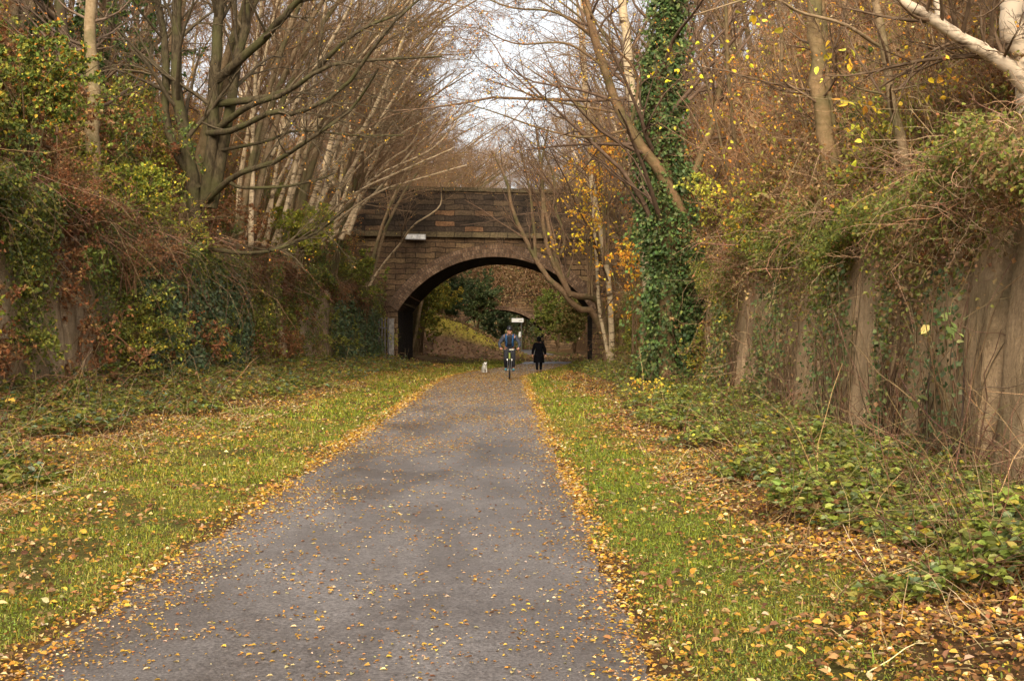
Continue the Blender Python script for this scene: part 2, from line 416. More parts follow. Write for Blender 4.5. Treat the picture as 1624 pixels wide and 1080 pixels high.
# ------------------------------------------------------------------ masonry bridges
def stone_mat(name, ramp_cols, sx=1.0, sz=.27, uv=False, soot=.6):
    m, nt, out = new_mat(name); L = nt.links.new
    at = N(nt, 'ShaderNodeAttribute', attribute_name='col')      # col carries (u, v, 0) in metres along the face
    tc = N(nt, 'ShaderNodeTexCoord')
    sep = N(nt, 'ShaderNodeSeparateXYZ'); L(tc.outputs['Object'], sep.inputs[0])
    cmb = N(nt, 'ShaderNodeCombineXYZ')
    if uv:
        cmb = at; vec = at.outputs['Vector']
    else:
        ad = N(nt, 'ShaderNodeMath', operation='ADD'); L(sep.outputs[0], ad.inputs[0]); L(sep.outputs[1], ad.inputs[1])
        L(ad.outputs[0], cmb.inputs[0]); L(sep.outputs[2], cmb.inputs[1]); vec = cmb.outputs[0]
    wn = N(nt, 'ShaderNodeTexNoise', i_Scale=1.6, i_Detail=5.0); L(tc.outputs['Object'], wn.inputs['Vector'])
    vm = N(nt, 'ShaderNodeVectorMath', operation='SCALE'); vm.inputs['Scale'].default_value = .0 if uv else .22
    L(wn.outputs['Color'], vm.inputs[0])
    va = N(nt, 'ShaderNodeVectorMath', operation='ADD'); L(vec, va.inputs[0]); L(vm.outputs[0], va.inputs[1])
    br = N(nt, 'ShaderNodeTexBrick', offset=.5, squash=1.0)
    br.inputs['Scale'].default_value = 1.0
    br.inputs['Brick Width'].default_value = sx; br.inputs['Row Height'].default_value = sz
    br.inputs['Mortar Size'].default_value = .018 if not uv else .012; br.inputs['Mortar Smooth'].default_value = .4; br.inputs['Bias'].default_value = 0
    br.inputs['Color1'].default_value = (0, 0, 0, 1); br.inputs['Color2'].default_value = (1, 1, 1, 1); br.inputs['Mortar'].default_value = (0.5, 0.5, 0.5, 1)
    L(va.outputs[0], br.inputs['Vector'])
    r = ramp(nt, ramp_cols); L(br.outputs['Color'], r.inputs[0])
    st = N(nt, 'ShaderNodeTexNoise', i_Scale=.55, i_Detail=7.0, i_Roughness=.65); L(tc.outputs['Object'], st.inputs['Vector'])
    r2 = ramp(nt, [(.36, (1 - soot,) * 3), (.6, (1.1, 1.07, 1.0))]); L(st.outputs[0], r2.inputs[0])
    fn = N(nt, 'ShaderNodeTexNoise', i_Scale=11.0, i_Detail=7.0, i_Roughness=.7); L(tc.outputs['Object'], fn.inputs['Vector'])
    r3 = ramp(nt, [(.3, (.4, .38, .35)), (.7, (1.35, 1.33, 1.3))]); L(fn.outputs[0], r3.inputs[0])
    c = mul(nt, mul(nt, r.outputs[0], r2.outputs[0]), r3.outputs[0])
    mm = nt.nodes.new('ShaderNodeMix'); mm.data_type = 'RGBA'
    L(br.outputs['Fac'], mm.inputs[0]); L(c, mm.inputs[6]); mm.inputs[7].default_value = (.022, .017, .013, 1) if not uv else (.10, .075, .06, 1)
    p = N(nt, 'ShaderNodeBsdfPrincipled', i_Roughness=.92); p.inputs['Specular IOR Level'].default_value = .2
    L(mm.outputs[2], p.inputs['Base Color'])
    inv = N(nt, 'ShaderNodeMath', operation='SUBTRACT'); inv.inputs[0].default_value = 1.0; L(br.outputs['Fac'], inv.inputs[1])
    b1 = N(nt, 'ShaderNodeBump', i_Strength=.9, i_Distance=.05); L(inv.outputs[0], b1.inputs['Height'])
    b2 = N(nt, 'ShaderNodeBump', i_Strength=.7, i_Distance=.04); L(fn.outputs[0], b2.inputs['Height']); L(b1.outputs[0], b2.inputs['Normal'])
    L(b2.outputs[0], p.inputs['Normal']); L(p.outputs[0], out.inputs[0])
    return m

M_STONE = stone_mat('brown_stone_courses', [(0, (.13, .086, .05)), (.4, (.20, .132, .076)), (.75, (.17, .106, .066)), (1, (.29, .20, .11))], soot=.7)
M_PARAPET = stone_mat('sooty_stone_courses', [(0, (.05, .037, .028)), (.5, (.095, .068, .048)), (.85, (.15, .105, .066)), (1, (.26, .14, .075))], soot=.6)
M_RING = stone_mat('brick_ring', [(0, (.14, .085, .055)), (.5, (.22, .14, .09)), (1, (.31, .21, .14))], sx=.125, sz=.205, uv=True, soot=.45)
M_SOFFIT = stone_mat('dark_brick', [(0, (.016, .012, .010)), (1, (.045, .033, .028))], sx=.3, sz=.1, soot=.5)  # barrel brick, much darker than the arch ring
M_COPING = stone_mat('coping_stone', [(0, (.11, .085, .05)), (1, (.2, .155, .09))], sx=.9, sz=3.0, soot=.4)

def make_bridge(name, label, loc, rz, half, rise, spring, depth, skew, ztop, ring, wing, zstring, plate=True, pmat=None):
    """an arch bridge in its own frame: x along the road, y along the line beneath, z up"""
    root = thing(name, label, 'bridge', loc, None, rz)
    Rr = (half * half + rise * rise) / (2 * rise); zc = spring + rise - Rr
    a1 = math.asin(half / Rr)
    th = np.linspace(-a1, a1, 61)
    inn = np.stack([Rr * np.sin(th), zc + Rr * np.cos(th)], 1)
    outr = np.stack([(Rr + ring) * np.sin(th), zc + (Rr + ring) * np.cos(th)], 1)
    foot = -1.0
    ztop_face = zstring
    def face(y, flip):
        mb = MB()
        # above the arch
        for thick in (0,):
            top = np.stack([np.clip(outr[:, 0], -wing, wing), np.full(61, ztop_face)], 1)
            q = np.stack([outr, top], 1)
            v = np.stack([q[..., 0] + skew * y, np.full(q.shape[:2], y), q[..., 1]], -1)
            mb.add(v, grid_faces(61, 2)[:, ::(-1 if flip else 1)], (1, 1, 1), 0)
            for s in (-1, 1):
                xo = outr[0 if s < 0 else -1, 0]; zo = outr[0, 1]
                nseg = 12
                xs = np.linspace(xo, s * wing, nseg)
                v = np.array([[[x + skew * y, y, foot], [x + skew * y, y, zo], [x + skew * y, y, ztop_face]] for x in xs])
                f = grid_faces(nseg, 3)[:, ::(-1 if flip else 1)]
                mb.add(v, f if s > 0 else f[:, ::-1], (1, 1, 1), 0)
                xi = inn[0 if s < 0 else -1, 0]
                v = np.array([[xi + skew * y, y, foot], [xo + skew * y, y, foot], [xo + skew * y, y, zo], [xi + skew * y, y, inn[0, 1]]])
                mb.add(v, [[0, 1, 2, 3]] if (s > 0) != flip else [[3, 2, 1, 0]], (1, 1, 1), 0)
        return mb.build('face_wall', M_STONE, root)
    face(0, False); face(depth, True)
    # ring of bricks, standing proud of the face
    def ringmesh(y, d):
        mb = MB(); e = .035 * d
        prof = [(inn, y + .25 * -d), (inn, y + e), (outr, y + e), (outr, y - .02 * d)]
        arc = th * (Rr + ring * .5)
        rad = [0, 0, ring, ring]
        v = np.stack([np.stack([p[:, 0] + skew * yy, np.full(61, yy), p[:, 1] + (-.012 if k < 2 else 0)], 1) for k, (p, yy) in enumerate(prof)], 1)
        c = np.stack([np.stack([arc, np.full(61, r_ + .0), np.zeros(61)], 1) for r_ in rad], 1)
        c = c + np.array([20, .02, 0])
        mb.add(v, grid_faces(61, 4), c.reshape(-1, 3), 0)
        return mb.build('arch_ring', M_RING, root)
    ringmesh(0, -1); ringmesh(depth, 1)
    # the barrel and the inner faces of the abutments
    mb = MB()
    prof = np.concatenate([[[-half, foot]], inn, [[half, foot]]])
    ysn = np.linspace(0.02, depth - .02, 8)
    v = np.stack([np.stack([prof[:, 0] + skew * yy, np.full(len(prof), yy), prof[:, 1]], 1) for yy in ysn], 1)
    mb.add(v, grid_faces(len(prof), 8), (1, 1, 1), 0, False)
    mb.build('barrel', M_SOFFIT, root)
    # string course, parapet, coping on both faces; road deck between
    for yy, d in ((0, -1), (depth, 1)):
        mb = MB(); box(mb, (skew * yy, yy + .06 * d - .11 * d, zstring + .13), (2 * wing, .5, .26)); mb.build('string_course', M_COPING, root)
        mb = MB(); box(mb, (skew * yy, yy - .22 * d, (zstring + .263 + ztop - .2) / 2), (2 * wing, .4, ztop - .2 - zstring - .263)); mb.build('parapet', pmat or M_PARAPET, root)
        mb = MB()
        for k in range(int(wing * 2 / .9)):
            box(mb, (-wing + .45 + k * .9 + skew * yy, yy - .22 * d, ztop - .1 + .008 * math.sin(k * 5.1)), (.885, .56, .2))
        mb.build('coping', M_COPING, root)
    mb = MB(); box(mb, (skew * depth / 2, depth / 2, zstring + .1), (2 * wing, depth - .95, .3)); mb.build('road_deck', M_PARAPET, root)
    if plate:
        mb = MB(); box(mb, (-4.15, -.32, zstring - .02), (1.02, .03, .27))
        box(mb, (-4.15, -.345, zstring - .02), (.94, .02, .2), (1, 1, 1), 1)
        mb.build('white_plate', [plain_mat('plate_edge', (.5, .48, .45), .5), plain_mat('plate_white', (.78, .76, .72), .5, noise=.2, scale=9)], root)
    return root

# ------------------------------------------------------------------ trees
def walk(P0, D0, Ln, K, wig, trop):
    n = len(P0); pts = np.empty((n, K, 3)); pts[:, 0] = P0; d = unit(np.asarray(D0, float))
    for k in range(1, K):
        d = unit(d + rng.normal(0, wig, (n, 3)) + trop)
        pts[:, k] = pts[:, k - 1] + d * (Ln / (K - 1))[:, None]
    return pts

def spawn(P, Rd, n, t0, t1, ang, lr, rr, K, wig, trop, lmin=.15, rend=.35, rmin=.0025, side=None):
    Nn, Kp, _ = P.shape
    t = rng.uniform(t0, t1, (Nn, n)); f = t * (Kp - 1)
    i = np.minimum(f.astype(int), Kp - 2); w = (f - i)[..., None]
    idx = np.arange(Nn)[:, None]
    pos = P[idx, i] * (1 - w) + P[idx, i + 1] * w
    tan = unit(P[idx, i + 1] - P[idx, i])
    rad = Rd[idx, i] * (1 - w[..., 0]) + Rd[idx, i + 1] * w[..., 0]
    Lp = np.linalg.norm(np.diff(P, axis=1), axis=2).sum(1)
    ln = np.maximum(lr * Lp[:, None] * (1.15 - .75 * t) * rng.uniform(.6, 1.3, t.shape), lmin)
    ref = unit(rng.normal(0, 1, tan.shape))
    if side is not None:
        ref = unit(ref + np.asarray(side, float))
    u = unit(ref - tan * (ref * tan).sum(-1, keepdims=True))
    a = np.radians(rng.normal(ang, ang * .22, t.shape))[..., None]
    d = tan * np.cos(a) + u * np.sin(a)
    pos, d, ln, rad = pos.reshape(-1, 3), d.reshape(-1, 3), ln.ravel(), rad.ravel()
    C = walk(pos, d, ln, K, wig, np.asarray(trop, float))
    r0 = np.maximum(rad * rr, rmin)
    Rc = r0[:, None] * np.linspace(1, rend, K)[None]
    return C, np.maximum(Rc, rmin * .75)

def smooth_line(pts, K):
    pts = np.asarray(pts, float)
    if len(pts) == 2:
        t = np.linspace(0, 1, K)[:, None]; return pts[0] * (1 - t) + pts[1] * t
    p = np.concatenate([[2 * pts[0] - pts[1]], pts, [2 * pts[-1] - pts[-2]]])
    out = []
    for s in np.linspace(0, len(pts) - 1, K):
        i = min(int(s), len(pts) - 2); t = s - i
        a, b, c, d = p[i], p[i + 1], p[i + 2], p[i + 3]
        out.append(.5 * (2 * b + (c - a) * t + (2 * a - 5 * b + 4 * c - d) * t * t + (3 * b - a - 3 * c + d) * t ** 3))
    return np.array(out)

def make_tree(name, label, limbs, spec, bark, bcol, tcol, leaf=None, group=None, cat='tree', K=14, wob=.02, loc=None):
    """limbs: [(points, r0, r1)] ; spec: branch levels ; leaf: (count, size, palette, weights)"""
    tcol = np.asarray(tcol, float) * 1.35; bcol = np.asarray(bcol, float) * 1.12
    org = np.asarray(limbs[0][0][0] if loc is None else loc, float)
    P = np.stack([smooth_line(l[0], K) for l in limbs])
    Rd = np.stack([np.linspace(l[1] ** .9, l[2] ** .9, K) ** (1 / .9) for l in limbs])
    env = np.sin(np.linspace(0, np.pi, K))[None, :, None] ** .5
    P = P + rng.normal(0, 1, P.shape) * Rd[..., None] * wob * 12 * env * np.array([1, 1, .3])
    root = thing(name, label, cat, org, group)
    tr = MB()
    tubes(tr, P, Rd, 9, np.asarray(bcol, float), 0)
    cr = MB()
    cur, crd = P, Rd
    for lv, s in enumerate(spec):
        if s.get('keep') is None:
            pass
        C, Rc = spawn(cur, crd, s['n'], s.get('t0', .2), s.get('t1', 1.0), s['ang'], s['lr'], s.get('rr', .5), s.get('K', 6), s.get('wig', .12), s.get('trop', (0, 0, .04)), s.get('lmin', .15), s.get('rend', .35), s.get('rmin', .0025), s.get('side'))
        S = s.get('S', 4)
        cc = np.asarray(tcol, float)[None] * np.exp(rng.normal(0, .15, (len(C), 1)))
        tubes(cr, C, Rc, S, cc, 0)
        if s.get('add'):
            C = np.concatenate([C, C]); Rc = np.concatenate([Rc, Rc])
        cur, crd = C, Rc
    if leaf:
        n, size, pal, w = leaf
        i = rng.integers(0, len(cur), n); t = rng.uniform(.3, 1, n) * (cur.shape[1] - 1)
        k = np.minimum(t.astype(int), cur.shape[1] - 2); f = (t - k)[:, None]
        p = cur[i, k] * (1 - f) + cur[i, k + 1] * f
        leaves(cr, p, rng.uniform(.6, 1.15, n) * size, pick(pal, w, n), 1, aspect=.75, hang=.5, big=size > .06)
    tr.build('trunk', bark, root, org)
    cr.build('crown', [M_TWIG, M_DRY], root, org)
    return root

# palettes (real colours of the leaves)
YEL, ORA, RUS, BRN = (.62, .40, .03), (.50, .20, .03), (.215, .092, .034), (.17, .088, .036)
TANL, PALE = (.40, .25, .10), (.55, .42, .22)
G1, G2, G3, G4 = (.085, .115, .022), (.13, .15, .028), (.20, .20, .035), (.05, .075, .02)
BLUEG, IVY1, IVY2 = (.060, .095, .055), (.030, .060, .016), (.055, .095, .024)
# ------------------------------------------------------------------ ground cover
def canopy(x, y):
    return np.clip(fbm(x * .45, y * .3, 7.7) * 1.5 - .25, .05, 1.2)

def mix_pal(n, q, pa, wa, pb, wb):
    """colours from palette a where q is low, from palette b where q is high"""
    a = pick(pa, wa, n); b = pick(pb, wb, n)
    return np.where((rng.random(n) < q)[:, None], b, a)

def ysamp(n, y0, y1, p=1.0):
    """more samples near the camera: density ~ 1/y^p over the range"""
    t = rng.random(n)
    if abs(p - 1) < 1e-6: return y0 * (y1 / y0) ** t
    e = 1 - p
    return (y0 ** e + t * (y1 ** e - y0 ** e)) ** (1 / e)

def arcs(mb, P, Ln, rad, col, mat=0, up=.6, droop=-.22, K=6, wig=.14, lean=None, S=3):
    n = len(P)
    D = rng.normal(0, .7, (n, 3)); D[:, 2] = np.abs(D[:, 2]) * .8 + up + rng.normal(0, .25, n)
    if lean is not None: D = D + np.asarray(lean)
    C = walk(P, D, Ln, K, wig, np.array([0, 0, droop]))
    tubes(mb, C, rad[:, None] * np.linspace(1, .45, K)[None], S, col, mat)
    return C

def sprays(mb, P, Ln, rad, col, mat=0, up=.3, droop=-.05, wig=.2, n=5, lean=None, down=0.0):
    """branched canes: a main stem with side shoots"""
    k = len(P)
    D = rng.normal(0, 1, (k, 3)); D[:, 2] = D[:, 2] * .55 + up - down
    if lean is not None: D = D + np.asarray(lean)
    C = walk(P, D, Ln, 8, wig, np.array([0, 0, droop])); Rc = rad[:, None] * np.linspace(1, .5, 8)[None]
    tubes(mb, C, Rc, 3, col, mat)
    C2, R2 = spawn(C, Rc, n, .1, 1, 52, .42, .65, 5, .25, (0, 0, droop * .5), lmin=.1, rmin=.0016)
    tubes(mb, C2, R2, 3, np.repeat(np.asarray(col), n, axis=0), mat)
    return C2

def along(C, m, t0=.15):
    i = rng.integers(0, len(C), m); t = rng.uniform(t0, 1, m) * (C.shape[1] - 1)
    k = np.minimum(t.astype(int), C.shape[1] - 2); f = (t - k)[:, None]
    return C[i, k] * (1 - f) + C[i, k + 1] * f

def bank_cover(name, side, nleaf, ntwig, y0, y1, u1, palA, wA, palB, wB, qf, tw_pal, tw_w, hmul, size, tlen=(.5, 1.5), u0=.2):
    X0 = XL if side < 0 else XR
    mb = MB()
    y = ysamp(nleaf, y0, y1, 1.0); u = u0 + (u1 - u0) * rng.random(nleaf) ** 1.15
    x = X0(y) + side * u
    h = canopy(x, y) * hmul
    z = H(x, y) + h * rng.random(nleaf) ** .45 + .03
    q = qf(x, y, z, u)
    leaves(mb, np.stack([x, y, z], 1), size * (1 + y / 70) * rng.uniform(.55, 1.25, nleaf), mix_pal(nleaf, q, palA, wA, palB, wB), 1, aspect=.7, hang=.35)
    y = ysamp(ntwig, y0, y1, 1.0); u = u0 + (u1 - u0) * rng.random(ntwig) ** 1.15
    x = X0(y) + side * u
    h = canopy(x, y) * hmul
    z = H(x, y) + h * rng.random(ntwig) * .8
    sprays(mb, np.stack([x, y, z], 1), rng.uniform(*tlen, ntwig), rng.uniform(.002, .006, ntwig) * (1 + y / 45), pick(tw_pal, tw_w, ntwig, .35))
    return tag(mb.build(name, [M_TWIG, M_LEAF]), kind='stuff')

def wall_curtain(name, side, nleaf, nvine, y0, y1, ztop, drop, palA, wA, palB, wB, tw_pal, tw_w, size, seed):
    """growth that hangs over the top of a wall"""
    X0 = XL if side < 0 else XR
    mb = MB()
    def face(y, z, out):
        return X0(y) + side * (.1 * np.clip(z, 0, 9) - .12) - side * out
    y = ysamp(nleaf, y0, y1, 1.0)
    dens = np.clip(noise3(y * .55, seed) * 1.7 - .25, .05, 1) * drop * (.7 + .3 * sstep(17, 26, y) if side > 0 else 1.0)
    d = rng.exponential(1, nleaf) * dens * .55
    z = ztop + .25 + 1.1 * (fbm(y * .45, seed + 1.0) - .5) + .35 * rng.random(nleaf) ** 2 - d
    x = face(y, z, rng.uniform(.0, .45, nleaf) * np.exp(-d * .5) + .04)
    ok = z > .3
    q = noise3(x * .7, y * .4, z * .5 + seed)
    c = mix_pal(nleaf, sstep(.35, .65, q), palA, wA, palB, wB)
    P = np.stack([x, y, z], 1)[ok]
    leaves(mb, P, (size * (1 + y / 70) * rng.uniform(.5, 1.2, nleaf))[ok], c[ok], 1, aspect=.75, hang=.9)
    y = ysamp(nvine, y0, y1, 1.0)
    dens = np.clip(noise3(y * .55, seed) * 1.5, .2, 1) * drop * (.7 + .3 * sstep(17, 26, y) if side > 0 else 1.0)
    ln = np.minimum(rng.exponential(.45, nvine) * dens, ztop - .4)
    P0 = np.stack([face(y, ztop, rng.uniform(.0, .3, nvine)), y, ztop + rng.uniform(-.3, .7, nvine)], 1)
    D = np.stack([-side * rng.uniform(.0, .5, nvine), rng.normal(0, .8, nvine), rng.normal(-.1, .6, nvine)], 1)
    sprays(mb, P0, ln + .15, rng.uniform(.0022, .005, nvine) * (1 + y / 50), pick(tw_pal, tw_w, nvine, .3), 0, up=-.1, droop=-.12, wig=.25, n=4, lean=(-side * .25, 0, 0))
    return tag(mb.build(name, [M_TWIG, M_LEAF]), kind='stuff')

def bramble_strip(name, side, n, y0, y1, w0, w1, pal, w, hgt, size, ncane, yf=None):
    X0 = XL if side < 0 else XR
    mb = MB()
    def at(n_):
        y = ysamp(n_, y0, y1, 1.25)
        s = rng.random(n_) ** 1.1
        lim = w1 * (.55 + .9 * noise3(y * .8, 4.4 + side))
        u = w0 + (lim - w0) * s
        x = X0(y) - side * u
        hh = hgt * np.clip(fbm(x * 1.2, y * 1.2, 1.5) * 2.4 - .6, .08, 1.3) * (1 - .55 * s)
        hh = hh * (1 - .55 * (1 - sstep(13, 20, y)) * (1 - sstep(.3, .9, u)))
        return x, y, hh
    x, y, hh = at(n)
    z = H(x, y) + hh * rng.random(n) ** .4 + .02
    P = np.stack([x, y, z], 1)
    c = pick(pal, w, n)
    sz = size * (1 + y / 60) * rng.uniform(.6, 1.25, n)
    near = y < 17
    for msk, big in ((near, True), (~near, False)):
        k = int(msk.sum())
        ax0 = rng.normal(0, 1, (k, 3)); ax0[:, 2] *= .3
        b = unit(np.cross(ax0, np.array([0, 0, 1.0])))
        for da in (-.9, 0, .9):
            leaves(mb, P[msk], sz[msk] * (1.1 if da == 0 else .9), c[msk], 1, aspect=.68, flat=.45, big=big, axis=unit(ax0) + b * da)
    x, y, hh = at(ncane)
    C = arcs(mb, np.stack([x, y, H(x, y)], 1), rng.uniform(.4, 1.3, ncane), rng.uniform(.0022, .004, ncane) * (1 + y / 40), pick([(.12, .06, .035), (.30, .2, .1), (.09, .08, .03)], [2, 1, 1], ncane), 0, up=.9, droop=-.25)
    return tag(mb.build(name, [M_TWIG, M_LEAF]), kind='stuff')

def ivy_wall(name, label, side, y0, y1, z0, z1, n, pal, w, size, lump=.22):
    X0 = XL if side < 0 else XR
    mb = MB()
    m = n * 2
    y = rng.uniform(y0, y1, m); z = rng.uniform(z0, z1, m)
    ry = (y - (y0 + y1) / 2) / ((y1 - y0) / 2); rz = (z - z0) / (z1 - z0)
    keep = (np.abs(ry) ** 2.5 + np.clip(rz, 0, 1) ** 4 * .8 + .55 * (fbm(y * .9, z * 1.1, 3.0) - .4)) < .95
    y, z = y[keep][:n], z[keep][:n]
    x = X0(y) + side * (.1 * np.clip(z, 0, 9) - .2) - side * (lump * fbm(y * 1.3, z * 1.3, 9) * 1.9 * np.sqrt(rng.random(len(y))) + .02)
    leaves(mb, np.stack([x, y, z], 1), size * rng.uniform(.6, 1.2, len(y)), pick(pal, w, len(y)), 1, aspect=.9, axis=np.broadcast_to([-side * .35, 0, -.75], (len(y), 3)), fold=.12)
    k = 60
    ys = rng.uniform(y0, y1, k)
    P0 = np.stack([X0(ys) - side * .12, ys, np.full(k, z0 - .05)], 1)
    C = walk(P0, np.tile([0, 0, 1.0], (k, 1)), rng.uniform(.5, .95, k) * (z1 - z0), 8, .15, np.array([side * .03, 0, .1]))
    tubes(mb, C, np.full((k, 1), .009) * np.linspace(1, .4, 8)[None], 4, pick([(.14, .09, .05)], [1], k), 0)
    return tag(mb.build(name, [M_TWIG, M_IVY]), label, 'ivy')

def make_grass():
    global GAIN
    GAIN = 1.08
    mb = MB()
    for (y0, y1, dens, hh, ww) in ((4.5, 12, 4600, .031, .0036), (12, 22, 2100, .042, .006), (22, 40, 640, .058, .012), (40, 84, 260, .07, .02)):
        for side in (-1, 1):
            wmax = 4.6 if side < 0 else 3.4
            n = int((y1 - y0) * wmax * dens)
            y = rng.uniform(y0, y1, n); e = -.04 + wmax * rng.random(n)
            x = (PC(y) - PW(y) - e) if side < 0 else (PC(y) + PW(y) + e)
            n1 = fbm(x * .7, y * .7, 1.0); n2 = .55 * fbm(x * 1.6, y * 1.6, 4.0) + .45 * fbm(x * 5.5, y * 4.5, 14.0)
            if side < 0: pr = (1 - sstep(1.7, 3.3, e + 2.4 * (n1 - .5))) * sstep(.43, .58, n2 + .04)
            else: pr = (1 - sstep(.75, 1.8, e + 2.0 * (n1 - .5))) * sstep(.41, .56, n2 + .05)
            pr = np.clip(pr + .06, 0, 1) * sstep(-.05, .22, e + .25 * (noise3(x * 3, y * 3) - .5))
            k = rng.random(n) < pr
            x, y, n1, n2 = x[k], y[k], n1[k], n2[k]; n = len(x)
            z = H(x, y)
            a = rng.uniform(0, 2 * np.pi, n); ln = hh * np.clip(rng.lognormal(-.3, .45, n), .3, 2.2) * (.6 + .9 * n2)
            tilt = rng.uniform(.2, 1.45, n)
            dx, dy = np.cos(a), np.sin(a)
            b = np.stack([-dy, dx, np.zeros(n)], 1) * (ww * rng.uniform(.6, 1.3, n))[:, None]
            p0 = np.stack([x, y, z - .008], 1)
            p1 = p0 + np.stack([dx * np.sin(tilt * .5), dy * np.sin(tilt * .5), np.cos(tilt * .5)], 1) * (ln * .6)[:, None]
            p2 = p1 + np.stack([dx * np.sin(tilt * 1.5), dy * np.sin(tilt * 1.5), np.cos(tilt * 1.5)], 1) * (ln * .5)[:, None]
            v = np.stack([p0 - b, p0 + b, p1 + b * .8, p1 - b * .8, p2], 1)
            i = np.arange(n)[:, None] * 5
            q = sstep(.4, .62, fbm(x * .9, y * .6, 12.0))
            c = mix_pal(n, q * .75, [(.22, .27, .024), (.31, .33, .035), (.14, .18, .02), (.42, .34, .09)], [3, 3, 2.4, 1], [(.36, .31, .035), (.44, .34, .09), (.22, .23, .025)], [2, 2, 2])
            vb = v.reshape(-1, 3); cc = np.repeat(c, 5, axis=0)
            n0 = mb.n
            mb.add(vb, i + np.array([0, 1, 2, 3]), cc, 0)
            mb.f[3].append(n0 + i + np.array([3, 2, 4])); mb.fm[3].append(np.zeros(n, np.int32)); mb.fs[3].append(np.zeros(n, bool))
            # low clover-like herbs among the blades
            m = n // (2 if side > 0 else 3)
            j = rng.integers(0, n, m)
            P = np.stack([x[j] + rng.normal(0, .02, m), y[j] + rng.normal(0, .02, m), z[j] + rng.uniform(.008, .05, m)], 1)
            leaves(mb, P, hh * .5 * rng.uniform(.5, 1.1, m), pick([(.19, .24, .045), (.26, .31, .06), (.13, .18, .035)], [2, 2, 2], m), 0, aspect=.85, flat=.75)
    tag(mb.build('grass', M_GRASS), kind='stuff')

def make_straw():
    """dead bents and stalks lying over the verge and standing at the edge of the brambles"""
    mb = MB()
    n = 5200
    y = ysamp(n, 5.5, 45, 1.1); left = rng.random(n) < .62
    e = np.where(left, rng.uniform(1.7, 4.8, n), rng.uniform(.9, 3.4, n))
    x = np.where(left, PC(y) - PW(y) - e, PC(y) + PW(y) + e)
    k = fbm(x * .6, y * .5, 8.0) + rng.normal(0, .08, n) > .47
    x, y = x[k], y[k]; n = len(x)
    P = np.stack([x, y, H(x, y) + .01], 1)
    D = rng.normal(0, 1, (n, 3)); D[:, 2] = np.abs(D[:, 2]) * .5 + .1
    C = walk(P, D, rng.uniform(.12, .5, n), 5, .15, np.array([0, 0, -.1]))
    tubes(mb, C, (rng.uniform(.0015, .003, n) * (1 + y / 25))[:, None] * np.linspace(1, .5, 5)[None], 3, pick([(.46, .36, .18), (.30, .20, .09), (.58, .48, .28)], [2, 2, 1], n), 0)
    tag(mb.build('dead_grass', M_TWIG), kind='stuff')

FALL = [(.60, .36, .05), (.52, .26, .045), (.38, .19, .06), (.62, .46, .22), (.22, .115, .05), (.66, .50, .30)]
def fallen(name, x, y, z, size, pal, w, lift=.006, flat=.9):
    n = len(x)
    mb = MB()
    P = np.stack([x, y, z + lift + rng.uniform(0, .006, n)], 1)
    sz = size * (1 + y / 40) * np.exp(np.clip(rng.normal(-.12, .42, n), -1.2, .5))
    a = rng.normal(0, 1, (n, 3)); a[:, 2] = np.abs(a[:, 2]) * (1 - flat)
    near = y < 14
    c = pick(pal, w, n, .25)
    for m, big in ((near, True), (~near, False)):
        leaves(mb, P[m], sz[m], c[m], 0, aspect=.72, flat=flat, fold=.22, big=big, axis=unit(a)[m])
    return tag(mb.build(name, M_DRY), kind='stuff')

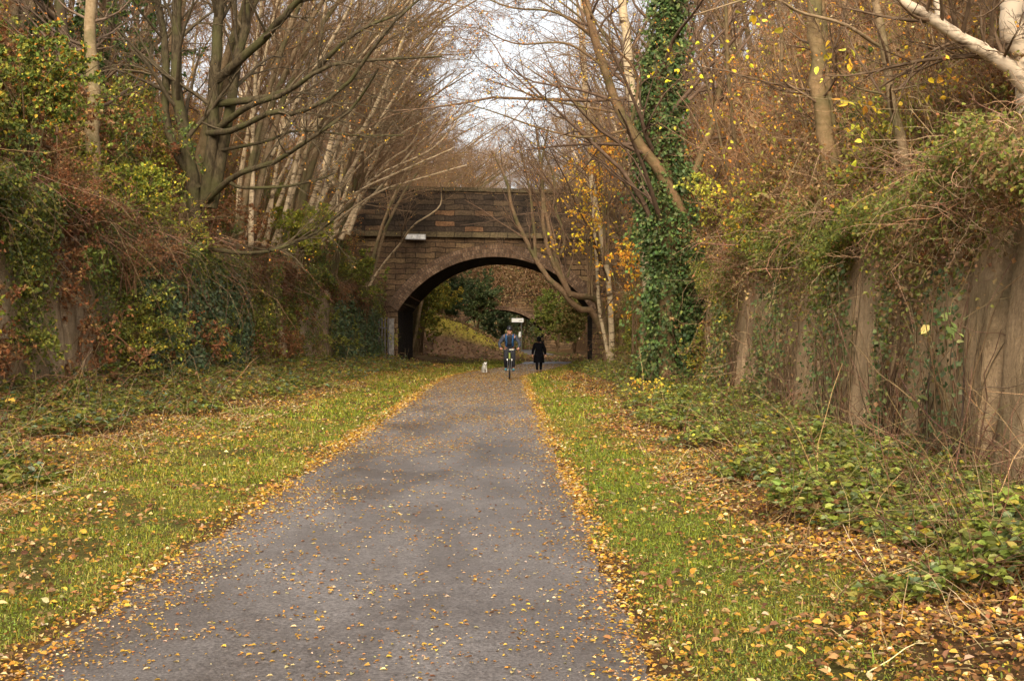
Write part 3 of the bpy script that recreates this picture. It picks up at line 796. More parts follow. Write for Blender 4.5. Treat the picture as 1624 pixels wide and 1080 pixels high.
def make_litter():
    global GAIN
    GAIN = 1.0
    # on the asphalt
    n = 78000
    y = ysamp(n, 4.8, 74, 1.05)
    U = rng.uniform(-1, 1, n)
    d = (.035 + .17 * sstep(.45, .62, fbm(U * 7, y * 4.5, 6.0)) + .4 * sstep(.48, .7, fbm(U * 1.2, y * .35, 2.0))) * (.75 + .25 * sstep(6, 14, y)) + .3 * sstep(15, 22, y) * (.35 + .65 * noise3(U * 2.5, y * .45, 5)) + .75 * np.abs(U) ** 7 + .9 * sstep(22, 44, y) * (1 - .45 * sstep(55, 60, y)) * (.5 + .5 * noise3(U * 2, y * .5)) 
    k = rng.random(n) < d * 1.3
    U, y = U[k], y[k]
    x = PC(y) + U * PW(y)
    fallen('fallen_leaves', x, y, base_z(y) + .028 - .022 * U ** 2, .0168, FALL, [3, 2.6, 2.6, 2.4, 2.2, 1.4], .002, .96)
    # drifts along both edges
    n = 46000
    y = ysamp(n, 4.8, 60, .95); s = np.where(rng.random(n) < .5, -1, 1)
    off = rng.normal(.03, .085, n) * (.55 + .9 * noise3(y * .5, s * 3.0)) + .06 * (noise3(y * 2, s * 5.) - .5)
    k = rng.random(n) < np.where(s < 0, .75, .8) * (.15 + .85 * noise3(y * .9, s * 9.0)) * (.3 + .7 * sstep(6, 20, y))
    y, s, off = y[k], s[k], off[k]
    x = PC(y) + s * (PW(y) + off)
    zz = np.where(off < 0, base_z(y) + .01, H(x, y) + .012)
    fallen('drifted_leaves', x, y, zz + rng.uniform(0, .02, len(x)), .023, FALL, [4, 3.2, 1.4, 2, .8, .8], .004, .75)
    # over the verges
    n = 240000
    y = ysamp(n, 4.8, 66, 1.1); left = rng.random(n) < .55
    e = np.where(left, rng.uniform(.1, 5.4, n), rng.uniform(.1, 4.2, n))
    x = np.where(left, PC(y) - PW(y) - e, PC(y) + PW(y) + e)
    n1 = fbm(x * .7, y * .7, 1.0); n2 = fbm(x * 1.6, y * 1.6, 4.0)
    d = np.where(left, .2 + .75 * sstep(1.3, 2.6, e + 2.4 * (n1 - .5)), .16 + .8 * sstep(.7, 1.5, e + 1.8 * (n1 - .5))) * (1.25 - sstep(.4, .6, n2) * .7)
    k = (rng.random(n) < d) & (x > XL(y) + .1) & (x < XR(y) - .1)
    x, y, left = x[k], y[k], left[k]
    fallen('leaf_litter', x, y, H(x, y) + rng.uniform(0, .03, len(x)), .028, FALL + [(.15, .075, .035), (.30, .15, .06)], [2.4, 2.2, 2.2, 1.4, 2, .5, 2.5, 2.5], .006, .6)
    # litter on the mound and the banks seen through the arch
    n = 9000
    x = rng.uniform(-6, 6, n); y = rng.uniform(80, 104, n)
    fallen('bank_litter', x, y, H(x, y), .05, [(.20, .12, .065), (.27, .17, .08), (.36, .24, .1), (.14, .15, .04)], [3, 2, 1, 1.4], .01, .5)
# ------------------------------------------------------------------ people, dog, bicycle
def skin(name, nodes, edges, mat, parent=None, sub=2, root=None, loc=None, squash=None):
    """one continuous body grown round a skeleton. nodes: {key: (x, y, z, r)} ; edges: chains of keys"""
    keys = list(nodes); idx = {k: i for i, k in enumerate(keys)}
    me = bpy.data.meshes.new(name + '_skeleton')
    es = []
    for ch in edges:
        for a, b in zip(ch[:-1], ch[1:]): es.append((idx[a], idx[b]))
    me.from_pydata([nodes[k][:3] for k in keys], es, [])
    o = bpy.data.objects.new(name, me); COL.objects.link(o)
    o.modifiers.new('Skin', 'SKIN')
    for i, k in enumerate(keys):
        r = nodes[k][3]; sv = me.skin_vertices[0].data[i]
        sv.radius = r if isinstance(r, tuple) else (r, r)
        sv.use_root = (k == (root or keys[0]))
    s = o.modifiers.new('Sub', 'SUBSURF'); s.levels = sub; s.render_levels = sub
    dg = bpy.context.evaluated_depsgraph_get(); dg.update()
    new = bpy.data.meshes.new_from_object(o.evaluated_get(dg))
    o.modifiers.clear(); o.data = new; new.name = name; bpy.data.meshes.remove(me)
    new.polygons.foreach_set('use_smooth', np.ones(len(new.polygons), bool))
    new.materials.clear(); new.materials.append(mat)
    if parent is not None: o.parent = parent
    if loc is not None: o.location = [float(q) for q in loc]
    return o

def ball(mb, c, r, col=(1, 1, 1), mat=0, n=12):
    th = np.linspace(0, np.pi, n); ph = np.linspace(0, 2 * np.pi, n * 2)
    T, Pp = np.meshgrid(th, ph, indexing='ij')
    v = np.stack([np.sin(T) * np.cos(Pp), np.sin(T) * np.sin(Pp), np.cos(T)], -1) * np.asarray(r, float) + np.asarray(c, float)
    mb.add(v, grid_faces(n, n * 2), col, mat, True)

def hoop(mb, c, rad, r, col, mat=0, n=40, S=8):
    a = np.linspace(0, 2 * np.pi, n)
    P = np.stack([np.full(n, c[0]), c[1] + rad * np.cos(a), c[2] + rad * np.sin(a)], 1)[None]
    T = np.stack([np.zeros(n), -np.sin(a), np.cos(a)], 1)
    U = np.stack([np.zeros(n), np.cos(a), np.sin(a)], 1); V = np.tile([1.0, 0, 0], (n, 1))
    b = np.arange(S) / S * 2 * np.pi
    v = P[0][:, None] + (U[:, None] * np.cos(b)[None, :, None] + V[:, None] * np.sin(b)[None, :, None]) * r
    i, s = np.meshgrid(np.arange(n - 1), np.arange(S), indexing='ij')
    f = np.stack([i * S + s, i * S + (s + 1) % S, (i + 1) * S + (s + 1) % S, (i + 1) * S + s], -1).reshape(-1, 4)
    mb.add(v, f, col, mat, True)

def rod(mb, a, b, r, r2=None, col=(1, 1, 1), mat=0, S=8):
    P = np.stack([np.asarray(a, float), np.asarray(b, float)])[None]
    tubes(mb, P, np.array([[r, r2 or r]]), S, np.asarray(col, float), mat, True, cap=True)

SKINM = plain_mat('skin', (.42, .20, .13), .5)
def fingers(nd, ed, root, p, fw, side, curl, r=.0085):
    """five fingers from the palm at p ; fw = direction of the fingers, side = across the palm, curl = where they bend to"""
    p, fw, side, curl = (np.asarray(q, float) for q in (p, fw, side, curl))
    for k, (o, ln) in enumerate(((-.03, .034), (-.01, .04), (.012, .038), (.032, .03))):
        a = p + side * o + fw * .045; b = a + fw * ln * .7 + curl * ln * .5; c = b + curl * ln - fw * ln * .2
        for nm, q, rr in (('a', a, r), ('b', b, r * .95), ('c', c, r * .8)): nd[f'{root}{k}{nm}'] = (*q, rr)
        ed.append([root, f'{root}{k}a', f'{root}{k}b', f'{root}{k}c'])
    a = p - side * .045 + fw * .005; b = a - side * .012 + fw * .03 + curl * .02
    nd[f'{root}ta'] = (*a, r * 1.1); nd[f'{root}tb'] = (*b, r)
    ed.append([root, f'{root}ta', f'{root}tb'])

def head(nd, ed, x, y, z, f, r=.085):
    """face towards direction f*(0,1,0)"""
    nd['skull'] = (x, y, z + .05, (r * .98, r)); nd['jaw'] = (x, y + f * .025, z - .055, r * .66)
    nd['crown'] = (x, y - f * .01, z + .105, r * .62)
    nd['nose'] = (x, y + f * .088, z - .005, .016); nd['brow'] = (x, y + f * .062, z + .025, .04)
    ed += [['jaw', 'skull', 'crown'], ['skull', 'brow', 'nose']]
    for s in (-1, 1):
        nd[f'ear{s}'] = (x + s * (r + .004), y - f * .005, z + .005, .02); ed.append(['skull', f'ear{s}'])

def make_bicycle(x, y, z):
    b = thing('bicycle', 'dark bicycle with lime green head tube ridden towards the viewer', 'bicycle', (x, y, z))
    blk = plain_mat('tyre_rubber', (.018, .018, .018), .8); alu = plain_mat('brushed_alloy', (.55, .55, .54), .35, .8)
    lime = plain_mat('lime_paint', (.19, .23, .03), .6); drk = plain_mat('black_paint', (.02, .02, .024), .35)
    f0, r0 = np.array([0, -.56, .345]), np.array([0, .50, .345])
    for c in (f0, r0):
        mb = MB(); ball(mb, c, (.05, .028, .028), (1, 1, 1), 0, 8); w = mb.build('wheel', alu, b)
        mb = MB(); hoop(mb, c, .318, .027, (1, 1, 1)); mb.build('tyre', blk, w)
        mb = MB(); hoop(mb, c, .29, .012, (1, 1, 1)); mb.build('rim', alu, w)
        mb = MB()
        for k in range(24):
            a = k / 24 * 2 * np.pi
            rod(mb, c + np.array([.02 * (-1) ** k, 0, 0]), c + np.array([0, .29 * math.cos(a), .29 * math.sin(a)]), .0012, S=4)
        mb.build('spokes', alu, w)
    hd0, hd1 = np.array([0, -.42, .72]), np.array([0, -.385, .90]); bb = np.array([0, .06, .30]); st = np.array([0, .2, .80])
    mb = MB()
    rod(mb, bb, st, .017); rod(mb, hd0 + [0, .03, .02], bb, .022); rod(mb, hd1 + [0, .03, -.04], st, .018)
    for s in (-1, 1):
        rod(mb, bb + [s * .02, 0, 0], r0 + [s * .06, 0, 0], .011); rod(mb, st + [s * .015, 0, -.03], r0 + [s * .06, 0, 0], .009)
    mb.build('frame', drk, b)
    mb = MB(); rod(mb, hd0 - [0, .006, .03], hd1, .034, .034); mb.build('head_tube', lime, b)
    mb = MB(); rod(mb, hd0 - [.07, 0, .03], hd0 + [.07, 0, -.03], .024)
    for s in (-1, 1): rod(mb, hd0 + [s * .065, 0, -.03], f0 + [s * .065, 0, 0], .021, .015)
    fk = mb.build('fork', drk, b)
    for s in (-1, 1):
        mb = MB(); box(mb, hd0 + [s * .078, -.035, -.055], (.032, .03, .07)); mb.build('brake_arm', plain_mat('white_brake', (.75, .74, .7), .4), fk)
    mb = MB(); rod(mb, hd1, hd1 + [0, -.05, .10], .016); rod(mb, hd1 + [-.33, -.02, .11], hd1 + [0, -.06, .10], .013); rod(mb, hd1 + [0, -.06, .10], hd1 + [.33, -.02, .11], .013)
    h = mb.build('handlebar', drk, b)
    for s in (-1, 1):
        mb = MB(); rod(mb, hd1 + [s * .22, -.034, .107], hd1 + [s * .345, -.019, .11], .019); mb.build('grip', blk, h)
    mb = MB(); box(mb, hd1 + [.07, -.085, .115], (.16, .035, .035)); mb.build('lamp_bracket', plain_mat('pale_plastic', (.62, .58, .46), .5), h)
    mb = MB(); ball(mb, st + [0, .04, .17], (.075, .13, .03)); ball(mb, st + [0, -.06, .165], (.03, .1, .024)); mb.build('saddle', blk, b)
    mb = MB(); rod(mb, st, st + [0, .02, .15], .013); mb.build('seat_post', alu, b)
    mb = MB(); rod(mb, bb + [-.06, 0, 0], bb + [.06, 0, 0], .022); hoop(mb, bb + [.05, 0, 0], .085, .006, (1, 1, 1), n=24, S=4)
    for s in (-1, 1): rod(mb, bb + [s * .065, 0, 0], bb + [s * .07, s * -.16, -.03], .011)
    cr = mb.build('crank', alu, b)
    for s in (-1, 1):
        mb = MB(); box(mb, bb + [s * .125, s * -.16, -.03], (.1, .085, .02)); mb.build('pedal', blk, cr)

def make_cyclist(x, y, z):
    nd = dict(pelvis=(0, .2, 1.02, (.15, .125)), waist=(0, .1, 1.17, (.145, .11)), chest=(0, -.01, 1.38, (.17, .125)), neck=(0, -.075, 1.54, .058))
    ed = [['pelvis', 'waist', 'chest', 'neck']]
    head(nd, ed, 0, -.13, 1.64, -1)
    ed.append(['neck', 'jaw'])
    for s in (-1, 1):
        q = 'l' if s < 0 else 'r'
        nd[q + 'sh'] = (s * .2, -.03, 1.46, .07); nd[q + 'el'] = (s * .365, -.14, 1.22, .048); nd[q + 'wr'] = (s * .31, -.37, 1.055, .032); nd[q + 'palm'] = (s * .295, -.41, 1.045, .034)
        ed.append(['chest', q + 'sh', q + 'el', q + 'wr', q + 'palm'])
        fingers(nd, ed, q + 'palm', nd[q + 'palm'][:3], (0, -.75, -.1), (s * 1.0, 0, 0), (0, .1, -.9))
        nd[q + 'hip'] = (s * .1, .17, .96, .105)
        nd[q + 'kn'] = (s * .13, -.24, .72 + (.05 if s > 0 else 0), .066); nd[q + 'an'] = (s * .13, -.02 + s * -.16 + .1, .37, .044); nd[q + 'to'] = (s * .135, -.18 + s * -.16 + .1, .315, .036)
        ed.append(['pelvis', q + 'hip', q + 'kn', q + 'an', q + 'to'])
    body = skin('person', nd, ed, SKINM, None, 2, 'pelvis', (x, y, z))
    tag(body, 'cyclist in a dark grey and blue jacket with a black rucksack, riding under bare trees', 'person')
    g = lambda k, d: (*nd[k][:3], tuple(q + d for q in nd[k][3]) if isinstance(nd[k][3], tuple) else nd[k][3] + d)
    jk = {k: g(k, .02) for k in ('waist', 'chest')}
    jk['hem'] = (0, .17, 1.04, (.172, .15)); jk['collar'] = (0, -.06, 1.515, .074)
    je = [['hem', 'waist', 'chest', 'collar']]
    for q in 'lr':
        for k in ('sh', 'el', 'wr'): jk[q + k] = g(q + k, .016)
        je.append(['chest', q + 'sh', q + 'el', q + 'wr'])
    jacket = skin('jacket', jk, je, plain_mat('slate_cloth', (.034, .04, .056), .9), body, 2, 'chest')
    tr = {'pelvis': g('pelvis', .012)}; te = []
    for q in 'lr':
        for k in ('hip', 'kn', 'an'): tr[q + k] = g(q + k, .018)
        te.append(['pelvis', q + 'hip', q + 'kn', q + 'an'])
    skin('trousers', tr, te, plain_mat('charcoal_cloth', (.018, .018, .024), .9), body, 2, 'pelvis')
    for q in 'lr':
        a, t = nd[q + 'an'], nd[q + 'to']
        skin('shoe', dict(a=(a[0], a[1] + .05, a[2] - .04, .046), b=(a[0], (a[1] + t[1]) / 2, t[2] + .012, .05), c=(t[0], t[1] - .05, t[2], .042)), [['a', 'b', 'c']], plain_mat('teal_shoe', (.10, .30, .36), .6), body, 2, 'b')
    mb = MB()
    n1, n2 = 12, 24
    T, Pp = np.meshgrid(np.linspace(0, np.pi * .56, n1), np.linspace(0, 2 * np.pi, n2), indexing='ij')
    v = np.stack([np.sin(T) * np.cos(Pp) * .108, np.sin(T) * np.sin(Pp) * .135, np.cos(T) * .115], -1) + np.array([0, -.12, 1.715])
    mb.add(v, grid_faces(n1, n2), (1, 1, 1), 0, True); mb.build('helmet', plain_mat('black_helmet', (.015, .015, .018), .4), body)
    for s in (-1, 1):
        mb = MB(); ball(mb, (s * .032, -.203, 1.668), .011, (1, 1, 1), 0, 6); mb.build('eye', plain_mat('eye', (.03, .02, .015), .3), body)
    # front of the rucksack harness: black bib with bright blue straps
    mb = MB()
    for s in (-1, 1):
        P = smooth_line([(s * .125, -.05, 1.535), (s * .12, -.16, 1.42), (s * .105, -.135, 1.27), (s * .12, -.06, 1.14)], 10)[None]
        tubes(mb, P, np.full((1, 10), .034), 8, (1, 1, 1), 0)
    mb.build('rucksack_strap', plain_mat('bright_blue_cloth', (.012, .065, .17), .8), body)
    skin('bib', dict(a=(0, -.10, 1.46, (.085, .05)), b=(0, -.115, 1.33, (.1, .05)), c=(0, -.05, 1.15, (.11, .06))), [['a', 'b', 'c']], plain_mat('black_cloth', (.010, .010, .012), .9), body, 2, 'b')
    skin('rucksack', dict(a=(0, .15, 1.48, (.12, .09)), b=(0, .24, 1.36, (.16, .11)), c=(0, .28, 1.2, (.15, .1))), [['a', 'b', 'c']], plain_mat('rucksack_cloth', (.012, .013, .016), .85), body, 2, 'b')

def make_walker(x, y, z):
    nd = dict(pelvis=(0, 0, .82, (.15, .12)), waist=(0, 0, .98, (.135, .11)), chest=(0, .0, 1.18, (.155, .115)), neck=(0, -.01, 1.33, .055))
    ed = [['pelvis', 'waist', 'chest', 'neck', 'jaw']]
    head(nd, ed, 0, -.015, 1.44, 1, .08)
    for s in (-1, 1):
        q = 'l' if s < 0 else 'r'
        nd[q + 'sh'] = (s * .17, 0, 1.26, .065); nd[q + 'el'] = (s * .255, -.04 * s, 1.0, .047); nd[q + 'wr'] = (s * .285, .04 - .03 * s, .79, .031); nd[q + 'palm'] = (s * .29, .05 - .03 * s, .745, .032)
        ed.append(['chest', q + 'sh', q + 'el', q + 'wr', q + 'palm'])
        fingers(nd, ed, q + 'palm', nd[q + 'palm'][:3], (0, .05, -1), (0, 1, 0), (-s * .9, 0, -.3))
        dy = .13 * s
        nd[q + 'hip'] = (s * .085, 0, .76, .09); nd[q + 'kn'] = (s * .09, dy * .6 + .02, .43, .058); nd[q + 'an'] = (s * .085, dy - .03, .085, .042); nd[q + 'to'] = (s * .09, dy + .11, .045, .035)
        ed.append(['pelvis', q + 'hip', q + 'kn', q + 'an', q + 'to'])
    body = skin('person', nd, ed, SKINM, None, 2, 'pelvis', (x, y, z))
    tag(body, 'walker in a long black coat and dark hat on the path beneath the stone arch', 'person')
    blk = plain_mat('black_wool', (.004, .004, .005), 1.0, spec=.05)
    g = lambda k, d: (*nd[k][:3], tuple(q + d for q in nd[k][3]) if isinstance(nd[k][3], tuple) else nd[k][3] + d)
    ck = {k: g(k, .03) for k in ('pelvis', 'waist', 'chest')}
    ck['hem'] = (0, 0, .52, (.215, .17)); ck['skirt'] = (0, 0, .68, (.2, .16)); ck['collar'] = (0, -.01, 1.31, .085)
    ce = [['hem', 'skirt', 'pelvis', 'waist', 'chest', 'collar']]
    for q in 'lr':
        for k in ('sh', 'el', 'wr'): ck[q + k] = g(q + k, .026)
        ce.append(['chest', q + 'sh', q + 'el', q + 'wr'])
    skin('coat', ck, ce, blk, body, 2, 'chest')
    mb = MB()
    zs = np.linspace(1.02, .44, 8); a = np.linspace(0, 2 * np.pi, 33)
    w = np.interp(zs, [.44, .7, .9, 1.02], [.245, .225, .185, .15])
    v = np.stack([w[:, None] * np.cos(a) * (1 + .03 * np.sin(a * 7)), w[:, None] * .78 * np.sin(a) * (1 + .03 * np.sin(a * 6)), np.repeat(zs[:, None], 33, 1) + .012 * np.sin(a * 3)], -1)
    mb.add(v, grid_faces(8, 33), (1, 1, 1), 0, True)
    v2 = v[-1]; mb.add(np.concatenate([v2, [[0, 0, .6]]]), [[k + 1, k, 33] for k in range(32)], (1, 1, 1), 0, True)
    mb.build('coat_skirt', blk, body)
    tk = {'pelvis': g('pelvis', .01)}; te = []
    for q in 'lr':
        for k in ('hip', 'kn', 'an'): tk[q + k] = g(q + k, .016)
        te.append(['pelvis', q + 'hip', q + 'kn', q + 'an'])
    skin('trousers', tk, te, plain_mat('dark_trousers', (.006, .006, .007), 1.0, spec=.05), body, 2, 'pelvis')
    for q in 'lr':
        a, t = nd[q + 'an'], nd[q + 'to']
        skin('boot', dict(a=(a[0], a[1] - .02, .06, .048), b=(a[0], (a[1] + t[1]) / 2, .045, .048), c=(t[0], t[1] + .03, .04, .04)), [['a', 'b', 'c']], plain_mat('black_boot', (.012, .011, .010), .5), body, 2, 'b')
    mb = MB(); ball(mb, (0, -.035, 1.51), (.098, .112, .10)); ball(mb, (0, -.06, 1.43), (.088, .075, .09)); mb.build('hat', blk, body)

def make_dog(x, y, z):
    nd = dict(hip=(0, .2, .3, (.085, .085)), belly=(0, .05, .295, (.085, .08)), chest=(0, -.13, .29, (.095, .1)), neck=(0, -.2, .39, .062), skull=(0, -.25, .46, .064), muzzle=(0, -.33, .445, .036), nose=(0, -.365, .445, .02),
              t1=(0, .28, .36, .022), t2=(0, .31, .44, .02), t3=(0, .29, .5, .014))
    ed = [['hip', 'belly', 'chest', 'neck', 'skull', 'muzzle', 'nose'], ['hip', 't1', 't2', 't3']]
    for s in (-1, 1):
        q = 'l' if s < 0 else 'r'
        nd[q + 'e1'] = (s * .045, -.235, .515, .022); nd[q + 'e2'] = (s * .065, -.245, .545, .01); ed.append(['skull', q + 'e1', q + 'e2'])
        d = .03 * s
        nd[q + 'fs'] = (s * .065, -.13, .22, .042); nd[q + 'fk'] = (s * .065, -.12 - d, .12, .025); nd[q + 'fp'] = (s * .065, -.14 - d * 1.6, .02, .024)
        ed.append(['chest', q + 'fs', q + 'fk', q + 'fp'])
        nd[q + 'hk'] = (s * .07, .15, .2, .05); nd[q + 'hh'] = (s * .07, .25 + d, .12, .023); nd[q + 'hp'] = (s * .07, .22 + d, .02, .024)
        ed.append(['hip', q + 'hk', q + 'hh', q + 'hp'])
    o = skin('dog', nd, ed, plain_mat('cream_fur', (.86, .81, .71), .95, noise=.15, scale=18), None, 2, 'chest', (x, y, z))
    o.rotation_euler = (0, 0, R(14)); o.scale = (.88, .88, .88)
    tag(o, 'small cream white dog trotting on the leafy path left of the cyclist', 'dog')
    for s in (-1, 1):
        mb = MB(); ball(mb, (s * .03, -.305, .478), .01, (1, 1, 1), 0, 6); mb.build('eye', plain_mat('dog_eye', (.01, .008, .008), .2), o)
    mb = MB(); ball(mb, (0, -.383, .447), (.016, .012, .012), (1, 1, 1), 0, 8); mb.build('nose', plain_mat('dog_nose', (.012, .01, .01), .4), o)

def make_fence():
    root = thing('palisade_fence', 'weathered grey palisade fence beside the left foot of the stone bridge', 'fence', (-5.9, 60, 0))
    m = plain_mat('weathered_grey_paint', (.17, .15, .135), .8, noise=.25, scale=6)
    p0, p1 = np.array([-6.55, 60.2, -.1]), np.array([-5.65, 61.6, -.1])
    t = unit(p1 - p0); org = np.array([-5.9, 60, 0])
    for k in range(8):
        c = p0 + (p1 - p0) * (k / 7); h = 2.55
        mb = MB()
        v = []
        for (w, zz) in ((.055, 0), (.055, h - .12), (.0, h)):
            for s in (-1, 1):
                for dd in (-.012, .012): v.append(c + t * s * w + np.array([0, dd, zz]))
        v = np.array(v); f = [[0, 2, 6, 4], [3, 1, 5, 7], [1, 0, 4, 5], [2, 3, 7, 6], [4, 6, 10, 8], [7, 5, 9, 11], [5, 4, 8, 9], [6, 7, 11, 10]]
        mb.add(v, f); mb.build('pale', m, root, org)
    for zz in (.5, 2.0):
        mb = MB(); rod(mb, p0 + [0, .05, zz], p1 + [0, .05, zz], .03); mb.build('rail', m, root, org)
    mb = MB(); c = p1 + t * .25; box(mb, (c[0], c[1] - .03, 1.1), (.27, .2, 2.4)); box(mb, (c[0], c[1] - .03, 2.33), (.31, .24, .06)); mb.build('post', plain_mat('pale_concrete', (.26, .235, .21), .9, noise=.2, scale=8), root, org)

def make_sign():
    p = np.array([1.33, 96.0, float(H(1.33, 96.0))])
    zc = 1.5 + 25 / 2000 * 96
    root = thing('path_sign', 'white path sign on a slim post in front of the far bridge', 'sign', p)
    wm = plain_mat('sign_white', (.82, .82, .80), .4, noise=.03); gm = plain_mat('sign_post_grey', (.2, .2, .19), .5, .5); rm = plain_mat('sign_mark', (.4, .36, .34), .5)
    mb = MB(); rod(mb, p - [0, 0, .2], (p[0], p[1], zc + .12), .035); mb.build('post', gm, root, p)
    for k, (dx, w) in enumerate(((-.53, .40), (-.08, .5))):
        mb = MB(); box(mb, (p[0] + dx - .0, p[1] - .05, zc), (w, .03, .30)); pl = mb.build('sign_panel', wm, root, p)
    mb = MB(); box(mb, (p[0] - .05, p[1] - .069, zc - .03), (.3, .004, .05)); box(mb, (p[0] - .02, p[1] - .069, zc + .05), (.2, .004, .04)); mb.build('panel_mark', rm, root.children[-1], p)
    q = np.array([1.1, 93.0, 0]); q = np.array([1.17, 93., float(H(1.17, 93.))])
    r2 = thing('marker_post', 'short post with a small white plate between cyclist and walker', 'post', q)
    mb = MB(); rod(mb, q - [0, 0, .2], (q[0], q[1], 1.85), .04); mb.build('post', gm, r2, q)
    mb = MB(); box(mb, (q[0], q[1] - .06, 1.62), (.16, .03, .36)); mb.build('plate', wm, r2, q)
# ------------------------------------------------------------------ build the place
make_ground(); make_path()
WALLC = (.20, .125, .068)
make_wall('retaining_wall', 'weathered brown rock wall with vertical joints along the right verge under hanging brambles', 1, 6, 63.6, 2.5, 3.7, (.58, .41, .25))
make_wall('retaining_wall', 'dark shaded rock wall along the left verge, overgrown with ivy and vines', -1, 6, 63.6, 3.3, 8.1, (.46, .34, .22))

BR = (-.38, 64, -.15)
make_bridge('stone_bridge', 'dark stone road bridge with a brick arch ring over the path', BR, R(10), 5.0, 2.75, 2.93, 7.0, .21, 9.15, .6, 15, 6.62)
make_bridge('stone_bridge', 'distant brown bridge with a narrower arch seen through the near arch', (-.45, 132, -.15), R(4), 4.7, 2.3, 2.1, 7.0, .05, 10.2, .45, 16, 6.4, plate=False, pmat=M_STONE)

make_cyclist(.2, 44, .02); make_bicycle(.2, 44, .02)
make_walker(1.56, 56, -.12); make_dog(-.85, 55.5, -.12)
make_fence(); make_sign()

# ---- trees: left bank
LV = lambda n, size=.05, pal=(YEL, ORA, RUS, PALE), w=(2, 2, 1, 1): (n, size, pal, w)
FINE = [dict(n=9, ang=50, lr=.55, rr=.42, K=8, wig=.10, trop=(.02, 0, .05), t0=.15, S=5, rend=.25),
        dict(n=8, ang=45, lr=.5, rr=.5, K=6, wig=.13, trop=(0, 0, .03), S=4, rmin=.004),
        dict(n=6, ang=42, lr=.5, rr=.55, K=5, wig=.15, trop=(0, 0, .02), S=3, rmin=.003, lmin=.2)]
def P_(*a): return [pix(*q) for q in a]

make_tree('beech_tree', 'smooth pale straight trunk rising from the shrubs at far left', [(P_((146, 330, 26), (148, 200, 26), (146, 90, 26), (149, -40, 26), (155, -330, 26)), .17, .09)],
          [dict(n=16, ang=68, lr=.34, rr=.3, K=9, wig=.12, trop=(0, 0, .05), t0=.3, S=5, rend=.25), FINE[1], FINE[2]], M_BARK, (.30, .215, .12), (.11, .075, .05), LV(500))
Yb = 31
make_tree('ash_tree', 'big dark mossy tree with long limbs sweeping right towards the path', [
    (P_((318, 395, Yb), (300, 270, Yb), (283, 140, Yb), (280, 0, Yb), (262, -300, Yb)), .19, .09),
    (P_((325, 330, Yb), (338, 200, Yb), (345, 60, Yb), (352, -60, Yb), (360, -330, Yb)), .17, .09),
    (P_((335, 330, Yb), (362, 190, Yb), (385, 60, Yb), (400, -60, Yb), (430, -330, Yb)), .15, .08),
    (P_((315, 300, Yb), (265, 200, Yb), (262, 80, Yb), (235, -80, Yb), (205, -300, Yb)), .12, .06),
    (P_((345, 205, Yb), (395, 168, Yb - 1), (450, 150, Yb - 2), (520, 105, Yb - 3), (610, 95, Yb - 3), (700, 90, Yb - 4)), .085, .02),
    (P_((345, 165, Yb), (420, 155, Yb - 1), (480, 130, Yb - 2), (560, 55, Yb - 3), (640, 20, Yb - 3)), .10, .025),
    (P_((330, 212, Yb), (370, 207, Yb - 1), (430, 178, Yb - 2), (470, 180, Yb - 2.5), (545, 140, Yb - 3), (620, 40, Yb - 4), (690, -20, Yb - 4)), .085, .025),
    (P_((320, 325, Yb), (375, 278, Yb - 1), (440, 255, Yb - 2), (500, 215, Yb - 3), (560, 170, Yb - 3), (600, 110, Yb - 4)), .085, .02),
    (P_((365, 290, Yb - 1), (385, 298, Yb - 1), (450, 296, Yb - 2), (505, 285, Yb - 2.5), (530, 275, Yb - 3)), .05, .018),
    (P_((345, 240, Yb), (420, 225, Yb - 1), (470, 208, Yb - 2), (560, 215, Yb - 3), (640, 215, Yb - 3)), .045, .012),
    (P_((340, 130, Yb), (420, 60, Yb - 1), (470, 5, Yb - 2), (540, -60, Yb - 3)), .12, .05),
    (P_((330, 395, Yb), (390, 402, Yb - 1), (440, 395, Yb - 2), (500, 370, Yb - 2), (545, 335, Yb - 3)), .06, .02)],
    [dict(n=11, ang=48, lr=.36, rr=.42, K=8, wig=.12, trop=(.04, -.01, .03), t0=.3, S=5, rend=.25, rmin=.006, lmin=.9), dict(n=6, ang=45, lr=.5, rr=.5, K=6, wig=.14, trop=(.02, 0, .02), S=4, rmin=.004), dict(n=6, ang=42, lr=.5, rr=.55, K=5, wig=.15, trop=(0, 0, 0), S=3, rmin=.003)],
    M_MOSSY, (.085, .062, .032), (.085, .064, .036), LV(900))
make_tree('ivy_clad_tree', 'dark ivy clad trunk behind the pale beech at upper left', [(P_((105, 290, 33), (112, 130, 33), (95, 0, 33), (85, -300, 33)), .2, .1), (P_((112, 160, 33), (60, 60, 33), (10, -60, 33)), .1, .04)],
          FINE, M_BARK, (.12, .08, .05), (.12, .08, .05), (9000, .13, [IVY1, G4, G1], [2, 2, 2]))

def birch_clump(label, base, tips, Y, r=.095, leaf=260):
    limbs = []
    for (bx, by), mids in zip(base, tips):
        dY = rng.uniform(-1.2, 1.2)
        limbs.append((P_((bx, by, Y + dY), *[(a, b, Y + dY - 1.0 * k) for k, (a, b) in enumerate(mids)]), r * rng.uniform(.75, 1.15), r * .3))
    g = make_tree('birch_tree', label, limbs, [dict(n=12, ang=34, lr=.38, rr=.4, K=7, wig=.09, trop=(.04, 0, .05), t0=.35, S=4, rend=.3, rmin=.006), dict(n=6, ang=38, lr=.5, rr=.55, K=6, wig=.13, trop=(.03, 0, .02), S=3, rmin=.004), dict(n=5, ang=40, lr=.5, rr=.6, K=5, wig=.15, trop=(0, 0, -.01), S=3, rmin=.0035)],
                  M_BIRCH, (.62, .47, .29), (.22, .145, .085), LV(leaf), group='pale birches leaning out from the left bank', loc=pix(base[0][0], base[0][1], Y))
    return g
